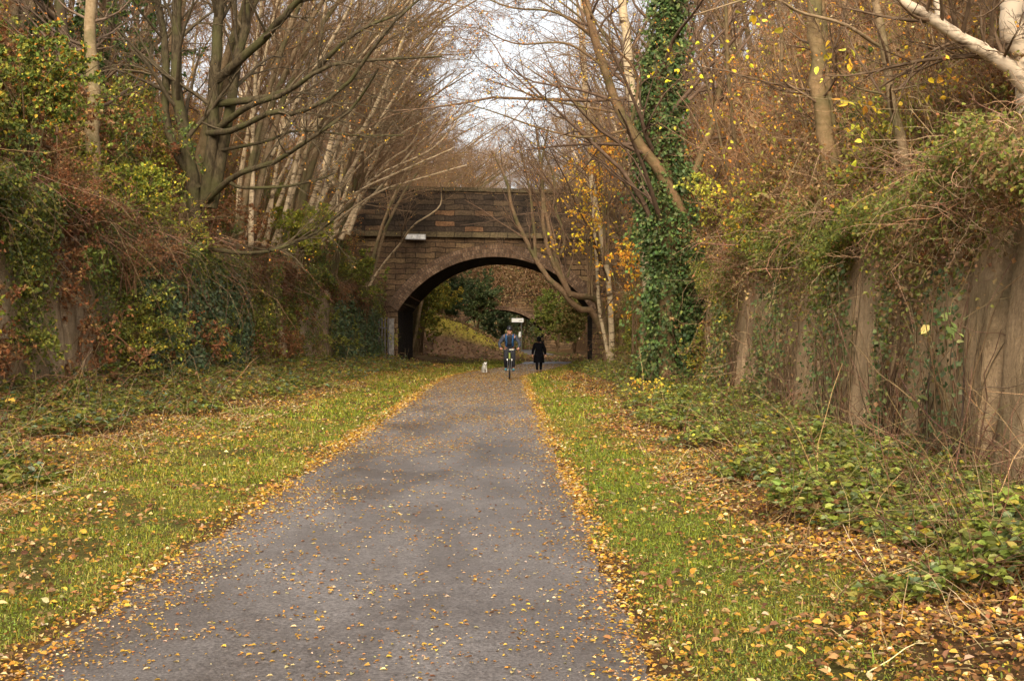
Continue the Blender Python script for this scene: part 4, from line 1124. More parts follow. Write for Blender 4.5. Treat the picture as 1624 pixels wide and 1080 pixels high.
birch_clump('pale birch stems rising close beside the dark mossy tree', [(372, 400), (380, 395), (390, 400), (398, 390)], [[(385, 260), (420, 90), (455, -60)], [(398, 280), (430, 150), (470, 0), (500, -120)], [(410, 300), (470, 160), (540, 40), (590, -60)], [(400, 250), (405, 100), (420, -50)]], 38)
birch_clump('leaning cluster of cream birch stems left of the yellow green bush', [(418, 390), (430, 395), (440, 385), (424, 380)], [[(450, 300), (480, 235), (530, 140), (570, 60), (600, -20)], [(470, 290), (495, 215), (560, 90), (600, -20)], [(470, 260), (500, 120), (520, -20)], [(440, 250), (470, 100), (510, -30)]], 42)
birch_clump('bright cream birch stems fanning over the yellow green bush', [(455, 390), (468, 385), (480, 380), (490, 390)], [[(485, 285), (505, 225), (545, 120), (575, -30)], [(520, 260), (580, 130), (620, 0)], [(540, 250), (585, 190), (640, 60), (660, -40)], [(545, 290), (610, 180), (690, 60)]], 47, r=.11)
birch_clump('slender pale birches standing near the left end of the bridge', [(525, 375), (540, 380), (552, 372), (530, 370)], [[(560, 270), (590, 170), (605, 40)], [(590, 260), (612, 130), (640, 0)], [(580, 290), (600, 240), (625, 90), (640, -20)], [(545, 240), (550, 100), (560, -40)]], 52, r=.1)
birch_clump('pale birches far back on the left bank behind the mossy limbs', [(410, 330), (430, 330), (500, 320), (470, 325)], [[(430, 200), (440, 60), (450, -60)], [(455, 210), (480, 80), (490, -60)], [(530, 200), (535, 80), (545, -60)], [(480, 180), (500, 60), (525, -60)]], 58, r=.13)
birch_clump('row of cream birch stems leaning right above the low horizontal birch', [(500, 385), (512, 380), (488, 388), (520, 384)], [[(560, 260), (640, 150), (720, 60)], [(580, 290), (650, 190), (740, 110)], [(520, 250), (560, 150), (640, 20)], [(600, 300), (680, 215), (760, 170)]], 55, r=.085)
birch_clump('thin pale birches close behind the pale beech at left', [(392, 395), (405, 392), (362, 395), (352, 390)], [[(430, 250), (500, 110), (560, 0)], [(450, 270), (540, 130), (650, 0)], [(380, 230), (400, 80), (440, -60)], [(375, 210), (420, 60), (480, -60)]], 44, r=.085)
make_tree('birch_tree', 'low pale birch with nearly horizontal stems reaching over the path before the bridge', [
    (P_((470, 400, 50), (520, 340, 49), (575, 300, 48), (640, 270, 47), (720, 235, 46)), .06, .02),
    (P_((475, 402, 50), (540, 335, 49), (600, 278, 48), (680, 240, 46.5), (730, 190, 46)), .06, .018),
    (P_((480, 405, 50), (530, 352, 49), (600, 305, 48), (660, 285, 47), (740, 262, 46)), .055, .018),
    (P_((485, 400, 50), (540, 300, 49), (600, 235, 48), (640, 210, 47), (700, 175, 46)), .055, .02),
    (P_((500, 395, 50), (560, 330, 49), (610, 262, 48), (650, 232, 47), (672, 190, 46)), .05, .02)],
    [dict(n=10, ang=35, lr=.35, rr=.45, K=7, wig=.1, trop=(.04, 0, .05), t0=.3, S=4, rmin=.007), dict(n=6, ang=40, lr=.5, rr=.55, K=6, wig=.14, trop=(.02, 0, .03), S=3, rmin=.0045), dict(n=4, ang=40, lr=.5, rr=.6, K=5, wig=.15, trop=(0, 0, 0), S=3, rmin=.004)],
    M_BIRCH, (.60, .45, .28), (.22, .145, .085), LV(300), group='pale birches leaning out from the left bank')

make_tree('birch_sapling', 'single thin pale birch stem bent across the left half of the bridge face', [(P_((585, 455, 58), (600, 430, 58), (636, 385, 57), (655, 358, 56), (690, 335, 55), (700, 318, 55), (698, 290, 54)), .06, .02)],
    [dict(n=6, ang=45, lr=.35, rr=.4, K=7, wig=.12, trop=(.03, 0, .03), t0=.3, S=4, rmin=.007), dict(n=5, ang=42, lr=.5, rr=.5, K=5, wig=.15, trop=(0, 0, 0), S=3, rmin=.004)], M_BIRCH, (.60, .45, .28), (.22, .145, .085), LV(20))
# ---- trees: right bank
Yi = 29.5
ivy_tree = make_tree('ivy_clad_tree', 'tall tree wrapped in green ivy at the right edge of the path', [
    (P_((1058, 655, Yi), (1060, 480, Yi), (1062, 330, Yi), (1045, 160, Yi), (1060, 0, Yi), (1075, -300, Yi)), .22, .10),
    (P_((1085, 350, Yi), (1045, 275, Yi - .4), (1000, 205, Yi - .6), (965, 130, Yi - .8), (930, 10, Yi - 1), (890, -160, Yi - 1)), .15, .07),
    (P_((1080, 300, Yi), (1105, 270, Yi), (1130, 195, Yi), (1148, 110, Yi), (1160, 0, Yi)), .11, .05),
    (P_((1000, 205, Yi - .6), (930, 218, Yi - 1), (860, 205, Yi - 1.5), (790, 180, Yi - 2), (740, 165, Yi - 2)), .03, .01),
    (P_((985, 180, Yi - .6), (900, 165, Yi - 1), (840, 150, Yi - 1.5), (770, 125, Yi - 2)), .03, .01),
    (P_((962, 110, Yi - .8), (900, 70, Yi - 1.2), (820, 70, Yi - 2), (760, 45, Yi - 2.5)), .035, .01),
    (P_((945, 60, Yi - .8), (880, 20, Yi - 1.2), (800, 10, Yi - 2), (700, -40, Yi - 2.5)), .035, .01),
    (P_((1000, 205, Yi - .6), (1010, 120, Yi - 1), (960, 60, Yi - 1.5), (920, -10, Yi - 2)), .04, .015)],
    [dict(n=14, ang=48, lr=.4, rr=.4, K=8, wig=.12, trop=(-.03, -.01, .01), t0=.25, S=5, rend=.25, rmin=.005, lmin=.9), dict(n=6, ang=45, lr=.5, rr=.5, K=6, wig=.14, trop=(0, 0, .02), S=4, rmin=.0035), dict(n=5, ang=42, lr=.5, rr=.55, K=5, wig=.15, trop=(0, 0, 0), S=3, rmin=.003)],
    M_BARK, (.23, .14, .07), (.11, .07, .045), (2600, .045, [ORA, RUS, YEL], [3, 2, 1.6]))
def trunk_ivy(root, pts, Y, n):
    """ivy leaves packed round the trunk: pts = (px, py, half width px)"""
    mb = MB(); pts = np.array(pts, float)
    s = rng.random(n) * (len(pts) - 1); i = np.minimum(s.astype(int), len(pts) - 2); f = (s - i)[:, None]
    q = pts[i] * (1 - f) + pts[i + 1] * f
    px, py, hw = q[:, 0], q[:, 1], q[:, 2]
    c = np.stack([(px - 799) / 2000 * Y, np.full(n, Y), 1.5 - (py - 533) / 2000 * Y], 1)
    a = rng.uniform(0, 2 * np.pi, n)
    lump = .15 + 1.6 * fbm(np.cos(a) * 1.5 + 3, np.sin(a) * 1.5, c[:, 2] * 1.3) ** 1.2 + .5 * (rng.random(n) < .09)
    r = hw / 2000 * Y * lump * rng.random(n) ** .3
    gap = fbm(np.cos(a) * 1.1 + 7, np.sin(a) * 1.1, c[:, 2] * .8 + 3) > .31
    c, a, r = c[gap], a[gap], r[gap]; n = len(a)
    P = c + np.stack([np.cos(a) * r, np.sin(a) * r * .8, rng.normal(0, .1, n)], 1)
    leaves(mb, P, .105 * rng.uniform(.6, 1.2, n), pick([(.04, .068, .019), (.06, .088, .024), (.09, .12, .032), (.15, .16, .045)], [2, 3, 2, .5], n, .3), 0, aspect=.9, axis=np.stack([np.cos(a) * .6, np.sin(a) * .6, np.full(n, -.8)], 1), fold=.1)
    m = 160; s = rng.random(m) * (len(pts) - 1); i = np.minimum(s.astype(int), len(pts) - 2); g = (s - i)[:, None]
    q2 = pts[i] * (1 - g) + pts[i + 1] * g; a2 = rng.uniform(0, 2 * np.pi, m); r2 = q2[:, 2] / 2000 * Y * .5
    P0 = np.stack([(q2[:, 0] - 799) / 2000 * Y + np.cos(a2) * r2, Y + np.sin(a2) * r2, 1.5 - (q2[:, 1] - 533) / 2000 * Y], 1)
    C = walk(P0, np.stack([np.cos(a2), np.sin(a2), rng.normal(0, .4, m)], 1), rng.uniform(.25, .8, m), 6, .2, np.array([0, 0, -.22]))
    tubes(mb, C, np.full((m, 1), .006) * np.linspace(1, .4, 6)[None], 3, np.array([.10, .075, .04]), 0)
    leaves(mb, along(C, 2200, .3), .09 * rng.uniform(.5, 1.1, 2200), pick([(.06, .085, .024), (.10, .125, .035)], [2, 1], 2200, .3), 0, aspect=.9, hang=.6, fold=.1)
    o = mb.build('ivy', M_IVY, root, np.array(root.location))
trunk_ivy(ivy_tree, [(1072, 655, 70), (1070, 560, 68), (1068, 470, 64), (1066, 400, 58), (1056, 340, 58), (1047, 250, 48), (1046, 150, 38), (1054, 60, 30), (1066, -30, 26), (1072, -140, 22)], Yi, 19000)

make_tree('birch_tree', 'cream birch standing just behind the ivy clad tree', [(P_((1030, 480, 34), (1020, 210, 34), (1003, 150, 34), (995, 60, 34), (982, -40, 34), (975, -300, 34)), .17, .1)], FINE, M_BIRCH, (.46, .35, .21), (.16, .10, .06), LV(700, .045, (ORA, RUS, YEL), (3, 2, 1)))
make_tree('birch_tree', 'white stemmed forked birch beside the right side of the bridge', [
    (P_((970, 592, 52), (968, 470, 52), (955, 390, 52), (943, 310, 52), (935, 240, 52), (925, 60, 52), (920, -100, 52)), .13, .07),
    (P_((970, 592, 52), (950, 490, 52), (946, 400, 52), (930, 200, 52), (915, 0, 52)), .085, .05)],
    FINE, M_BIRCH, (.44, .34, .21), (.15, .095, .06), LV(900, .06, (YEL, ORA, RUS), (2, 3, 2)))
Yr = 54
make_tree('bare_tree', 'leaning bare tree whose elbowed limbs curve up in front of the bridge arch', [
    (P_((965, 600, Yr), (962, 530, Yr), (950, 480, Yr), (930, 470, Yr - .5), (905, 468, Yr - 1), (890, 440, Yr - 1), (872, 405, Yr - 1), (860, 350, Yr - 1), (862, 300, Yr - 1), (850, 200, Yr - 1)), .2, .05),
    (P_((960, 540, Yr), (940, 495, Yr - .3), (918, 490, Yr - .6), (895, 465, Yr - 1), (860, 430, Yr - 1), (835, 380, Yr - 1), (812, 330, Yr - 1), (803, 285, Yr - 1), (780, 240, Yr - 1)), .17, .05),
    (P_((905, 470, Yr - 1), (885, 420, Yr - 1), (873, 370, Yr - 1), (862, 310, Yr - 1), (858, 270, Yr - 1), (870, 200, Yr - 1)), .12, .04),
    (P_((880, 420, Yr - 1), (895, 380, Yr - 1), (880, 330, Yr - 1), (878, 280, Yr - 1), (858, 230, Yr - 1)), .08, .03),
    (P_((850, 415, Yr - 1), (845, 350, Yr - 1), (838, 290, Yr - 1), (822, 220, Yr - 1)), .08, .03),
    (P_((900, 440, Yr - 1), (908, 410, Yr - 1), (912, 370, Yr - 1)), .05, .02)],
    [dict(n=8, ang=36, lr=.38, rr=.4, K=8, wig=.1, trop=(0, 0, .05), t0=.45, S=4, rmin=.009, lmin=1.0), dict(n=6, ang=38, lr=.55, rr=.5, K=6, wig=.13, trop=(0, 0, .03), S=3, rmin=.006), dict(n=4, ang=40, lr=.5, rr=.6, K=5, wig=.14, trop=(0, 0, 0), S=3, rmin=.005)],
    M_BARK, (.22, .14, .08), (.15, .095, .06), LV(200))
make_tree('sycamore_tree', 'straight ringed tan trunk standing on the right bank', [(P_((1334, 420, 17.20), (1326, 345, 17.20), (1308, 200, 17.20), (1297, 100, 17.20), (1290, -20, 17.20), (1280, -330, 17.20)), .135, .09), (P_((1345, 420, 17.69), (1338, 345, 17.69), (1318, 180, 17.69), (1305, 60, 17.69), (1302, -30, 17.69)), .09, .05)],
    [dict(n=9, ang=60, lr=.3, rr=.17, K=8, wig=.12, trop=(0, .03, .04), t0=.35, S=5), FINE[1], FINE[2]], M_BARK, (.27, .175, .085), (.13, .085, .05), LV(200))
make_tree('sapling', 'thin tan leaning sapling with broad yellow leaves on the right bank', [
    (P_((1466, 470, 13.40), (1450, 360, 13.40), (1432, 250, 13.32), (1412, 130, 13.24), (1385, -20, 13.16), (1350, -200, 12.99)), .065, .035),
    (P_((1395, 75, 13.24), (1340, 40, 12.83), (1270, 20, 12.59), (1210, -5, 12.18), (1100, 25, 12.18)), .022, .007), (P_((1402, 150, 13.24), (1350, 135, 12.99), (1310, 85, 12.59)), .012, .005), (P_((1410, 145, 13.24), (1470, 130, 12.99), (1540, 85, 12.83)), .012, .005), (P_((1432, 250, 13.32), (1380, 200, 12.99), (1350, 160, 12.67)), .010, .005), (P_((1425, 220, 13.32), (1380, 240, 12.99), (1362, 215, 12.67)), .010, .004)],
    [dict(n=7, ang=55, lr=.3, rr=.4, K=7, wig=.13, trop=(0, 0, .02), t0=.3, S=4), dict(n=4, ang=45, lr=.5, rr=.5, K=5, wig=.14, trop=(0, 0, 0.00), S=3)], M_BARK, (.30, .21, .12), (.14, .09, .055), (60, .10, [(.72, .46, .03), (.62, .5, .06), (.6, .27, .03)], [3, 2, 1]))
make_tree('birch_tree', 'pale birch with low slanting limbs at the top right corner', [
    (P_((1665, 330, 12.30), (1640, 120, 12.30), (1612, 50, 12.30), (1598, -10, 12.30), (1585, -150, 12.30), (1575, -320, 12.30)), .19, .13),
    (P_((1650, 170, 12.30), (1605, 112, 12.12), (1550, 75, 11.95), (1490, 38, 11.77), (1430, 2, 11.60), (1380, -40, 11.42)), .085, .035),
    (P_((1640, 125, 12.30), (1570, 85, 12.30), (1500, 45, 12.30), (1485, 0, 12.30), (1470, -60, 12.30)), .06, .025)],
    FINE, M_BIRCH, (.66, .53, .38), (.13, .085, .05), LV(150))
make_tree('hazel_tree', 'multi-stemmed brown hazel with clear yellow leaves above the ivy tree crown', [(P_((1190, 420, 23), (1170, 260, 23), (1155, 120, 22.6), (1150, -50, 22)), .05, .025), (P_((1195, 420, 23), (1160, 300, 22.6), (1120, 130, 22), (1085, 80, 21.5)), .03, .012), (P_((1200, 420, 23), (1230, 250, 23), (1240, 80, 23), (1230, -60, 23)), .05, .02), (P_((1205, 420, 23), (1265, 260, 23), (1290, 140, 22.5)), .03, .01)],
    [dict(n=10, ang=42, lr=.38, rr=.42, K=7, wig=.12, trop=(0, 0, .03), t0=.2, S=4), dict(n=7, ang=45, lr=.5, rr=.5, K=6, wig=.15, trop=(0, 0, 0), S=3), dict(n=4, ang=45, lr=.5, rr=.6, K=5, wig=.15, trop=(0, 0, 0), S=3)], M_BARK, (.22, .145, .08), (.20, .125, .07), (260, .09, [(.68, .5, .03), (.5, .46, .05)], [3, 1]))

# ---- shrubs that stand out
def shrub(name, label, px, py, Y, hgt, spread, nst, nleaf, size, pal, w, tcol=(.16, .10, .055), lean=0., mat=None, cat='shrub', r=.018, trop=(0, 0, .0)):
    b = pix(px, py, Y); b[2] = float(H(b[0], b[1])) + .0 if py is None else b[2]
    limbs = []
    for k in range(nst):
        a = rng.uniform(0, 2 * np.pi); q = spread * rng.uniform(.3, 1)
        tip = b + np.array([math.cos(a) * q + lean * hgt, math.sin(a) * q * .7, hgt * rng.uniform(.65, 1.05)])
        mid = b + (tip - b) * .5 + np.array([-math.cos(a) * q * .15, 0, hgt * .1])
        limbs.append(([b + np.array([rng.normal(0, .08), rng.normal(0, .08), 0]), mid, tip], r, r * .35))
    return make_tree(name, label, limbs, [dict(n=8, ang=48, lr=.4, rr=.5, K=6, wig=.15, trop=trop, t0=.15, S=3, rmin=.003), dict(n=6, ang=48, lr=.5, rr=.6, K=5, wig=.17, trop=trop, S=3, rmin=.0025)], mat or M_BARK, tcol, tcol, (nleaf, size, pal, w), cat=cat, loc=b, K=8)
shrub('bramble_bush', 'bright yellow green bramble bush on top of the left wall below the mossy tree', 215, 375, 26.5, 1.5, .9, 9, 4200, .075, [(.24, .24, .03), (.13, .16, .025), (.55, .42, .03)], [3, 4, .7])
shrub('bramble_bush', 'large green bush with orange tinted leaves at the upper left edge', 45, 260, 21.5, 2.2, 1.4, 11, 7000, .08, [G1, G2, (.28, .26, .035), ORA], [3, 3, 2, .6])
shrub('dead_shrub', 'tangled red brown dead shrub spilling over the left wall', 60, 400, 21, 1.7, 1.5, 16, 2600, .05, [RUS, (.16, .06, .022), BRN], [3, 3, 2], tcol=(.17, .075, .035), r=.012)
shrub('dead_shrub', 'russet thicket hanging on the left wall beside the blue green ivy', 205, 470, 24.4, 1.3, 1.0, 12, 1500, .045, [RUS, BRN, G1], [2, 3, 1], tcol=(.20, .10, .05), r=.010)
shrub('laurel_sprig', 'light green leafy sprig hanging on the shaded left wall', 134, 470, 22.2, .75, .22, 3, 110, .13, [(.22, .25, .06), (.16, .2, .05)], [2, 1], r=.01)
shrub('broom_bush', 'olive yellow feathery bush under the leaning birches', 470, 425, 41, 1.9, 1.3, 12, 7000, .085, [(.22, .22, .028), (.15, .16, .024), (.34, .28, .035)], [3, 3, 1], lean=.2)
shrub('hawthorn_bush', 'dark brown twiggy bush under the low horizontal birch', 420, 470, 38, 1.6, 1.2, 12, 2600, .06, [BRN, RUS, G1], [3, 2, 2])
shrub('elder_bush', 'green bush against the left foot of the stone bridge', 560, 500, 56, 2.6, 1.3, 12, 6500, .10, [(.17, .18, .028), (.11, .13, .024), (.3, .26, .035)], [3, 3, 1])
shrub('oak_sapling', 'small sapling with bright orange leaves left of the ivy clad tree', 1008, 560, 37, 3.4, .55, 4, 420, .12, [(.6, .27, .03), (.66, .40, .04), (.45, .16, .03)], [3, 2, 1], r=.02)
shrub('maple_sapling', 'yellow leaved sapling beside the white forked birch', 935, 470, 50, 5.2, .9, 5, 700, .13, [(.62, .42, .03), (.55, .27, .03)], [3, 1.5], r=.03)
shrub('field_maple', 'rust orange leaved young tree above the right end of the bridge', 960, 420, 47, 6.5, 1.0, 5, 1300, .10, [(.5, .22, .03), (.58, .36, .04), RUS], [3, 2, 1], r=.035)
shrub('bramble_bush', 'yellow leaved bramble at the foot of the ivy clad tree', 1030, 660, 25.5, .75, .5, 6, 420, .075, [(.5, .38, .04), (.2, .21, .03), (.55, .27, .03)], [3, 2, 1])
shrub('willow_bush', 'pale lime leaved bush on the bank right of the ivy clad tree', 1150, 400, 27, 1.5, .9, 8, 900, .085, [(.42, .38, .05), (.24, .24, .035)], [3, 2])
shrub('bramble_bush', 'green bramble with broad leaves high on the right bank', 1500, 330, 14.2, 1.7, 1.3, 12, 800, .065, [(.18, .2, .03), (.26, .26, .04), (.5, .38, .04)], [4, 2, .6])
shrub('bramble_bush', 'dark green bramble draped over the wall top at the right edge', 1590, 470, 11.2, .9, .8, 10, 1100, .05, [(.10, .12, .025), (.17, .18, .03), (.4, .2, .05)], [3, 2, .8])
def stalk(label, pts, r, top, nl, size, pal, w):
    make_tree('seedling', label, [(P_(*pts), r, r * .5)], [dict(n=4, ang=50, lr=.16, rr=.6, K=5, wig=.1, trop=(0, 0, .03), t0=top, S=4, rmin=.003), dict(n=2, ang=40, lr=.5, rr=.7, K=4, wig=.1, trop=(0, 0, 0), S=3)], M_BARK, (.05, .032, .022), (.09, .06, .03), (nl, size, pal, w), cat='seedling')
stalk('dark upright seedling stem with green leaves against the right wall', ((1512, 790, 10.6), (1527, 650, 10.6), (1528, 520, 10.6)), .012, .8, 16, .085, [(.16, .21, .06), (.2, .24, .07)], [1, 1])
stalk('yellow brown seedling stem with two broad leaves before the right wall', ((1472, 780, 11.2), (1470, 650, 11.2), (1478, 540, 11.2)), .010, .3, 7, .095, [(.2, .22, .07), (.42, .36, .12)], [2, 1])
shrub('holly_bush', 'dark evergreen bush beyond the arch on the left', 712, 520, 104, 4.6, 2.2, 12, 7000, .18, [(.035, .055, .022), (.06, .08, .03)], [2, 1])
shrub('elder_bush', 'mid green bush just inside the arch on the left bank', 668, 560, 78, 4.4, 1.5, 14, 9000, .14, [(.12, .135, .026), (.2, .19, .03), (.42, .3, .04)], [3, 2, .6])
shrub('elder_bush', 'green ivy smothered bush on the right below the far bridge', 885, 560, 100, 4.5, 2.4, 14, 7000, .2, [(.09, .11, .022), (.15, .16, .028)], [2, 2])
shrub('elder_bush', 'dull green bush at the right foot of the near arch', 912, 560, 84, 3.6, 1.6, 12, 6000, .15, [(.16, .15, .04), (.10, .11, .026), (.3, .2, .07)], [2, 2, 2])

shrub('holly_bush', 'dark evergreen bush standing before the left half of the far arch', 757, 530, 118, 5.4, 2.3, 16, 9000, .2, [(.05, .07, .025), (.085, .10, .032)], [2, 1])
shrub('yew_bush', 'dark green bush filling the left of the far arch opening', 785, 556, 148, 6.5, 2.4, 14, 7000, .26, [(.06, .085, .035), (.10, .12, .045)], [2, 1])
shrub('yew_bush', 'dull green bush filling the right of the far arch opening', 830, 556, 152, 6.5, 2.4, 14, 7000, .26, [(.08, .10, .04), (.12, .13, .05)], [2, 1])
shrub('elder_bush', 'olive shrub with yellowing leaves on the crest of the grassy mound', 700, 500, 94, 2.6, 1.6, 10, 5000, .15, [(.20, .18, .03), (.14, .15, .03), (.42, .3, .04)], [2, 2, .8])
# ---- ivy sheets
mb = MB(); n = 30000
lx = rng.uniform(-12, 12, n); lz = 10.3 - rng.exponential(3.4, n) * (.35 + 1.1 * noise3(lx * .5, 2.0))
k = (lz > 1.0) & ((np.abs(lx) > 4.4) | (lz > 4.6)); lx, lz = lx[k], lz[k]; n = len(lx)
fx = -.45 + lx * math.cos(R(4)); fy = 132 + lx * math.sin(R(4)) - .3 - .6 * rng.random(n)
leaves(mb, np.stack([fx, fy, lz], 1), .24 * rng.uniform(.5, 1.2, n), pick([BRN, (.24, .15, .075), (.15, .14, .04), (.3, .2, .1)], [3, 3, 1.6, 2], n), 1, hang=.8)
m = 900
lx = rng.uniform(-12, 12, m); P0 = np.stack([-.45 + lx * math.cos(R(4)), 132 + lx * math.sin(R(4)) - .35, rng.uniform(7, 10.4, m)], 1)
sprays(mb, P0, rng.uniform(.8, 3, m), rng.uniform(.012, .03, m), pick([(.3, .19, .1), (.2, .12, .06)], [1, 1], m), 0, up=-.3, droop=-.12, wig=.2, n=4, lean=(0, -.3, 0))
tag(mb.build('creeper', [M_TWIG, M_LEAF]), 'brown withered creeper hanging over the face of the far bridge', 'creeper')
ivy_wall('ivy', 'blue green ivy sheet covering the middle of the left wall', -1, 25.2, 36.5, .35, 3.75, 11000, [(.075, .10, .048), (.055, .08, .035), (.11, .135, .055), (.15, .13, .045)], [3, 2, 1.8, .7], .105)
ivy_wall('ivy', 'ivy patch on the left wall close to the stone bridge', -1, 50, 61, .2, 3.4, 6500, [(.06, .085, .042), (.085, .10, .035)], [2, 2], .13)
ivy_wall('ivy', 'glossy green ivy mantle on the right wall behind the ivy clad tree', 1, 28.6, 36.5, .2, 3.1, 9500, [IVY1, IVY2, (.09, .12, .03)], [3, 3, 1.4], .10, .35)
ivy_wall('ivy', 'sparse ivy trailing up the near right wall by the seedling stems', 1, 10.6, 12.4,   .25, 2.2, 480, [(.06, .085, .03), (.1, .12, .05)], [2, 1], .055, .1)
IVG = [(.07, .095, .03), (.10, .12, .04), (.16, .165, .045), (.2, .13, .06)]
ivy_wall('ivy', 'narrow ivy strand climbing a joint of the right wall beside the broad leaved seedling', 1, 12.9, 13.5, .2, 2.3, 500, IVG, [3, 2, 1, .5], .055, .12)
ivy_wall('ivy', 'ragged ivy curtain on the right wall below the leaning tan sapling', 1, 14.6, 16.4, .2, 2.5, 800, IVG, [3, 2, 1.4, .8], .06, .2)
ivy_wall('ivy', 'olive ivy patch on the right wall below the ringed tan trunk', 1, 18.2, 21.2, .2, 2.5, 1100, IVG, [2, 2, 2, 1], .065, .25)
ivy_wall('ivy', 'yellowing ivy patch low on the right wall just before the ivy clad tree', 1, 23.4, 26, .2, 2.2, 1000, IVG + [(.4, .32, .05)], [2, 2, 2, .6, .8], .07, .25)

# leafy clumps along the wall tops: five kinds, copied
KINDS = [('bramble_bush', 'olive green bramble clump spilling over the wall top', [(.15, .155, .028), (.21, .21, .035), (.10, .115, .025), (.45, .34, .04)], [3, 3, 2, .35], 3600, (.2, .12, .06)),
         ('bramble_bush', 'yellow tinged green bramble clump on the bank edge', [(.25, .24, .035), (.17, .18, .03), (.5, .38, .04), (.45, .2, .035)], [3, 3, .8, .3], 3200, (.24, .15, .08)),
         ('dead_shrub', 'red brown withered clump on the bank edge', [RUS, (.19, .075, .028), BRN, (.32, .17, .06)], [2, 3, 3, 1], 2300, (.22, .11, .055)),
         ('dead_shrub', 'tan brown withered clump on the bank edge', [(.30, .19, .08), BRN, (.24, .14, .05), (.2, .19, .035)], [2, 2, 2, 1.5], 1700, (.34, .22, .12)),
         ('bramble_bush', 'deep green bramble clump with few yellow leaves', [(.085, .105, .025), (.12, .135, .028), (.06, .085, .03), (.5, .38, .04)], [3, 3, 2, .25], 3800, (.16, .10, .05))]
cprotos = []
for nm, lb, pal, w, nl, tc in KINDS:
    limbs = []
    for j in range(9):
        a = rng.uniform(0, 2 * np.pi); q = rng.uniform(.4, 1.3); h = rng.uniform(.7, 1.5)
        limbs.append(([np.array([.2 * math.cos(a), .2 * math.sin(a), -.15]), np.array([q * .5 * math.cos(a), q * .5 * math.sin(a), h]), np.array([q * math.cos(a), q * math.sin(a), h * rng.uniform(.1, .8)])], .014, .006))
    cprotos.append(make_tree(nm, lb, limbs, [dict(n=8, ang=60, lr=.42, rr=.5, K=6, wig=.24, trop=(0, 0, 0), t0=.1, S=3, rmin=.003), dict(n=6, ang=55, lr=.5, rr=.6, K=5, wig=.24, trop=(0, 0, 0), S=3, rmin=.0025)],
        M_BARK, tc, tc, (nl, .072, pal, w), group=lb.replace(' clump', ' clumps'), cat='shrub', K=8))
used = set()
EDGE = [(14.9, .7), (16.8, .4), (18.1, .5), (19.9, .4), (22, .45), (24.4, .4), (27.4, .5), (30, .4), (33, .45), (36, .4), (40, .5)]
for i in range(290 + len(EDGE)):
    left = i < 165
    if left:
        y = 14.5 * (62 / 14.5) ** rng.random(); u = rng.uniform(.25, 4.6) if i % 3 else rng.uniform(.15, .6)
        q = float(fbm(y * .16, u * .3, 5.0))
        k = rng.choice(5, p=[.31, .27, .2, .07, .15]) if not (y < 24 and u < 1) else rng.choice(5, p=[.2, .12, .5, .13, .05])
    else:
        y = 10.5 * (62 / 10.5) ** rng.random(); u = rng.uniform(.6, 4.6) if (i % 3 or y < 26) else rng.uniform(.15, .6)
        k = rng.choice(5, p=[.2, .2, .1, .46, .04])
    if i >= 290: (y, u), k = EDGE[i - 290], (3, 3, 1, 3)[i % 4]
    x = float(XL(y) - u) if left else float(XR(y) + u)
    s = rng.uniform(.55, 1.1) * (1.25 if (left and u > 1.5) else 1.0); rz = rng.uniform(0, 6.28); loc = (x, y, float(H(x, y)) if i < 290 else 2.55)
    if left and u > 1.0 and y < 38: s = rng.uniform(.95, 1.4)
    if i >= 290: s = rng.uniform(.8, 1.15)
    if not left and y < 14: s *= .6
    src = cprotos[k]
    if k not in used:
        used.add(k); src.location = loc; src.rotation_euler = (0, 0, rz); src.scale = (s, s, s)
    else: copy_thing(src, loc, rz, s)

# ---- undergrowth
qL = lambda x, y, z, u: np.clip(sstep(.42, .6, fbm(x * .5, y * .22, z * .3 + 2)) * .9 + .25 * sstep(2, 4.5, u) - .55 * (1 - sstep(22.5, 25, y)) * (1 - sstep(1.6, 2.6, u)), .06, .95)
bank_cover('bramble_undergrowth', -1, 230000, 3000, 12, 66, 8.5, [RUS, (.2, .115, .05), (.15, .075, .035), (.27, .18, .08)], [2, 3, 2, 2], [(.11, .135, .028), (.17, .18, .032), (.27, .26, .04), (.5, .38, .04), ORA], [4, 4, 3, .7, .2], qL, [(.20, .10, .055), (.28, .19, .10), (.09, .055, .035)], [3, 1.5, 2], 2.2, .058)
qR = lambda x, y, z, u: np.clip(.08 + sstep(.45, .62, fbm(x * .55, y * .3, z * .4 + 6)) * .75, 0, .9)
bank_cover('bramble_thicket', 1, 200000, 13000, 8.5, 66, 8.5, [BRN, (.24, .14, .06), RUS, (.30, .2, .1)], [3, 3, 1, 1.5], [(.16, .18, .03), (.24, .25, .04), (.09, .11, .025), (.55, .42, .04), ORA], [4, 3, 2, .8, .3], qR, [(.34, .22, .12), (.25, .15, .085), (.15, .09, .055), (.42, .3, .17)], [4, 3, 2, 1], 2.6, .05, (.3, 1.3))
wall_curtain('hanging_brambles', 1, 62000, 2400, 8.5, 63, 2.6, 1.15, [(.2, .115, .05), (.28, .18, .08), (.16, .16, .035)], [3, 2, 2.5], [(.19, .21, .04), (.12, .14, .03), (.4, .32, .05)], [3, 2, .6], [(.34, .22, .12), (.22, .13, .07), (.40, .27, .15)], [3, 2, 1], .045, 4.0)
wall_curtain('hanging_vines', -1, 80000, 1800, 12, 64, 3.45, 2.3, [RUS, (.2, .12, .05), (.15, .085, .04)], [2, 3, 2], [(.12, .14, .03), (.18, .19, .035), (.09, .115, .04), (.28, .26, .045)], [3, 2, 2, 1], [(.18, .10, .055), (.28, .18, .1), (.10, .065, .04)], [3, 1, 2], .058, 6.0)
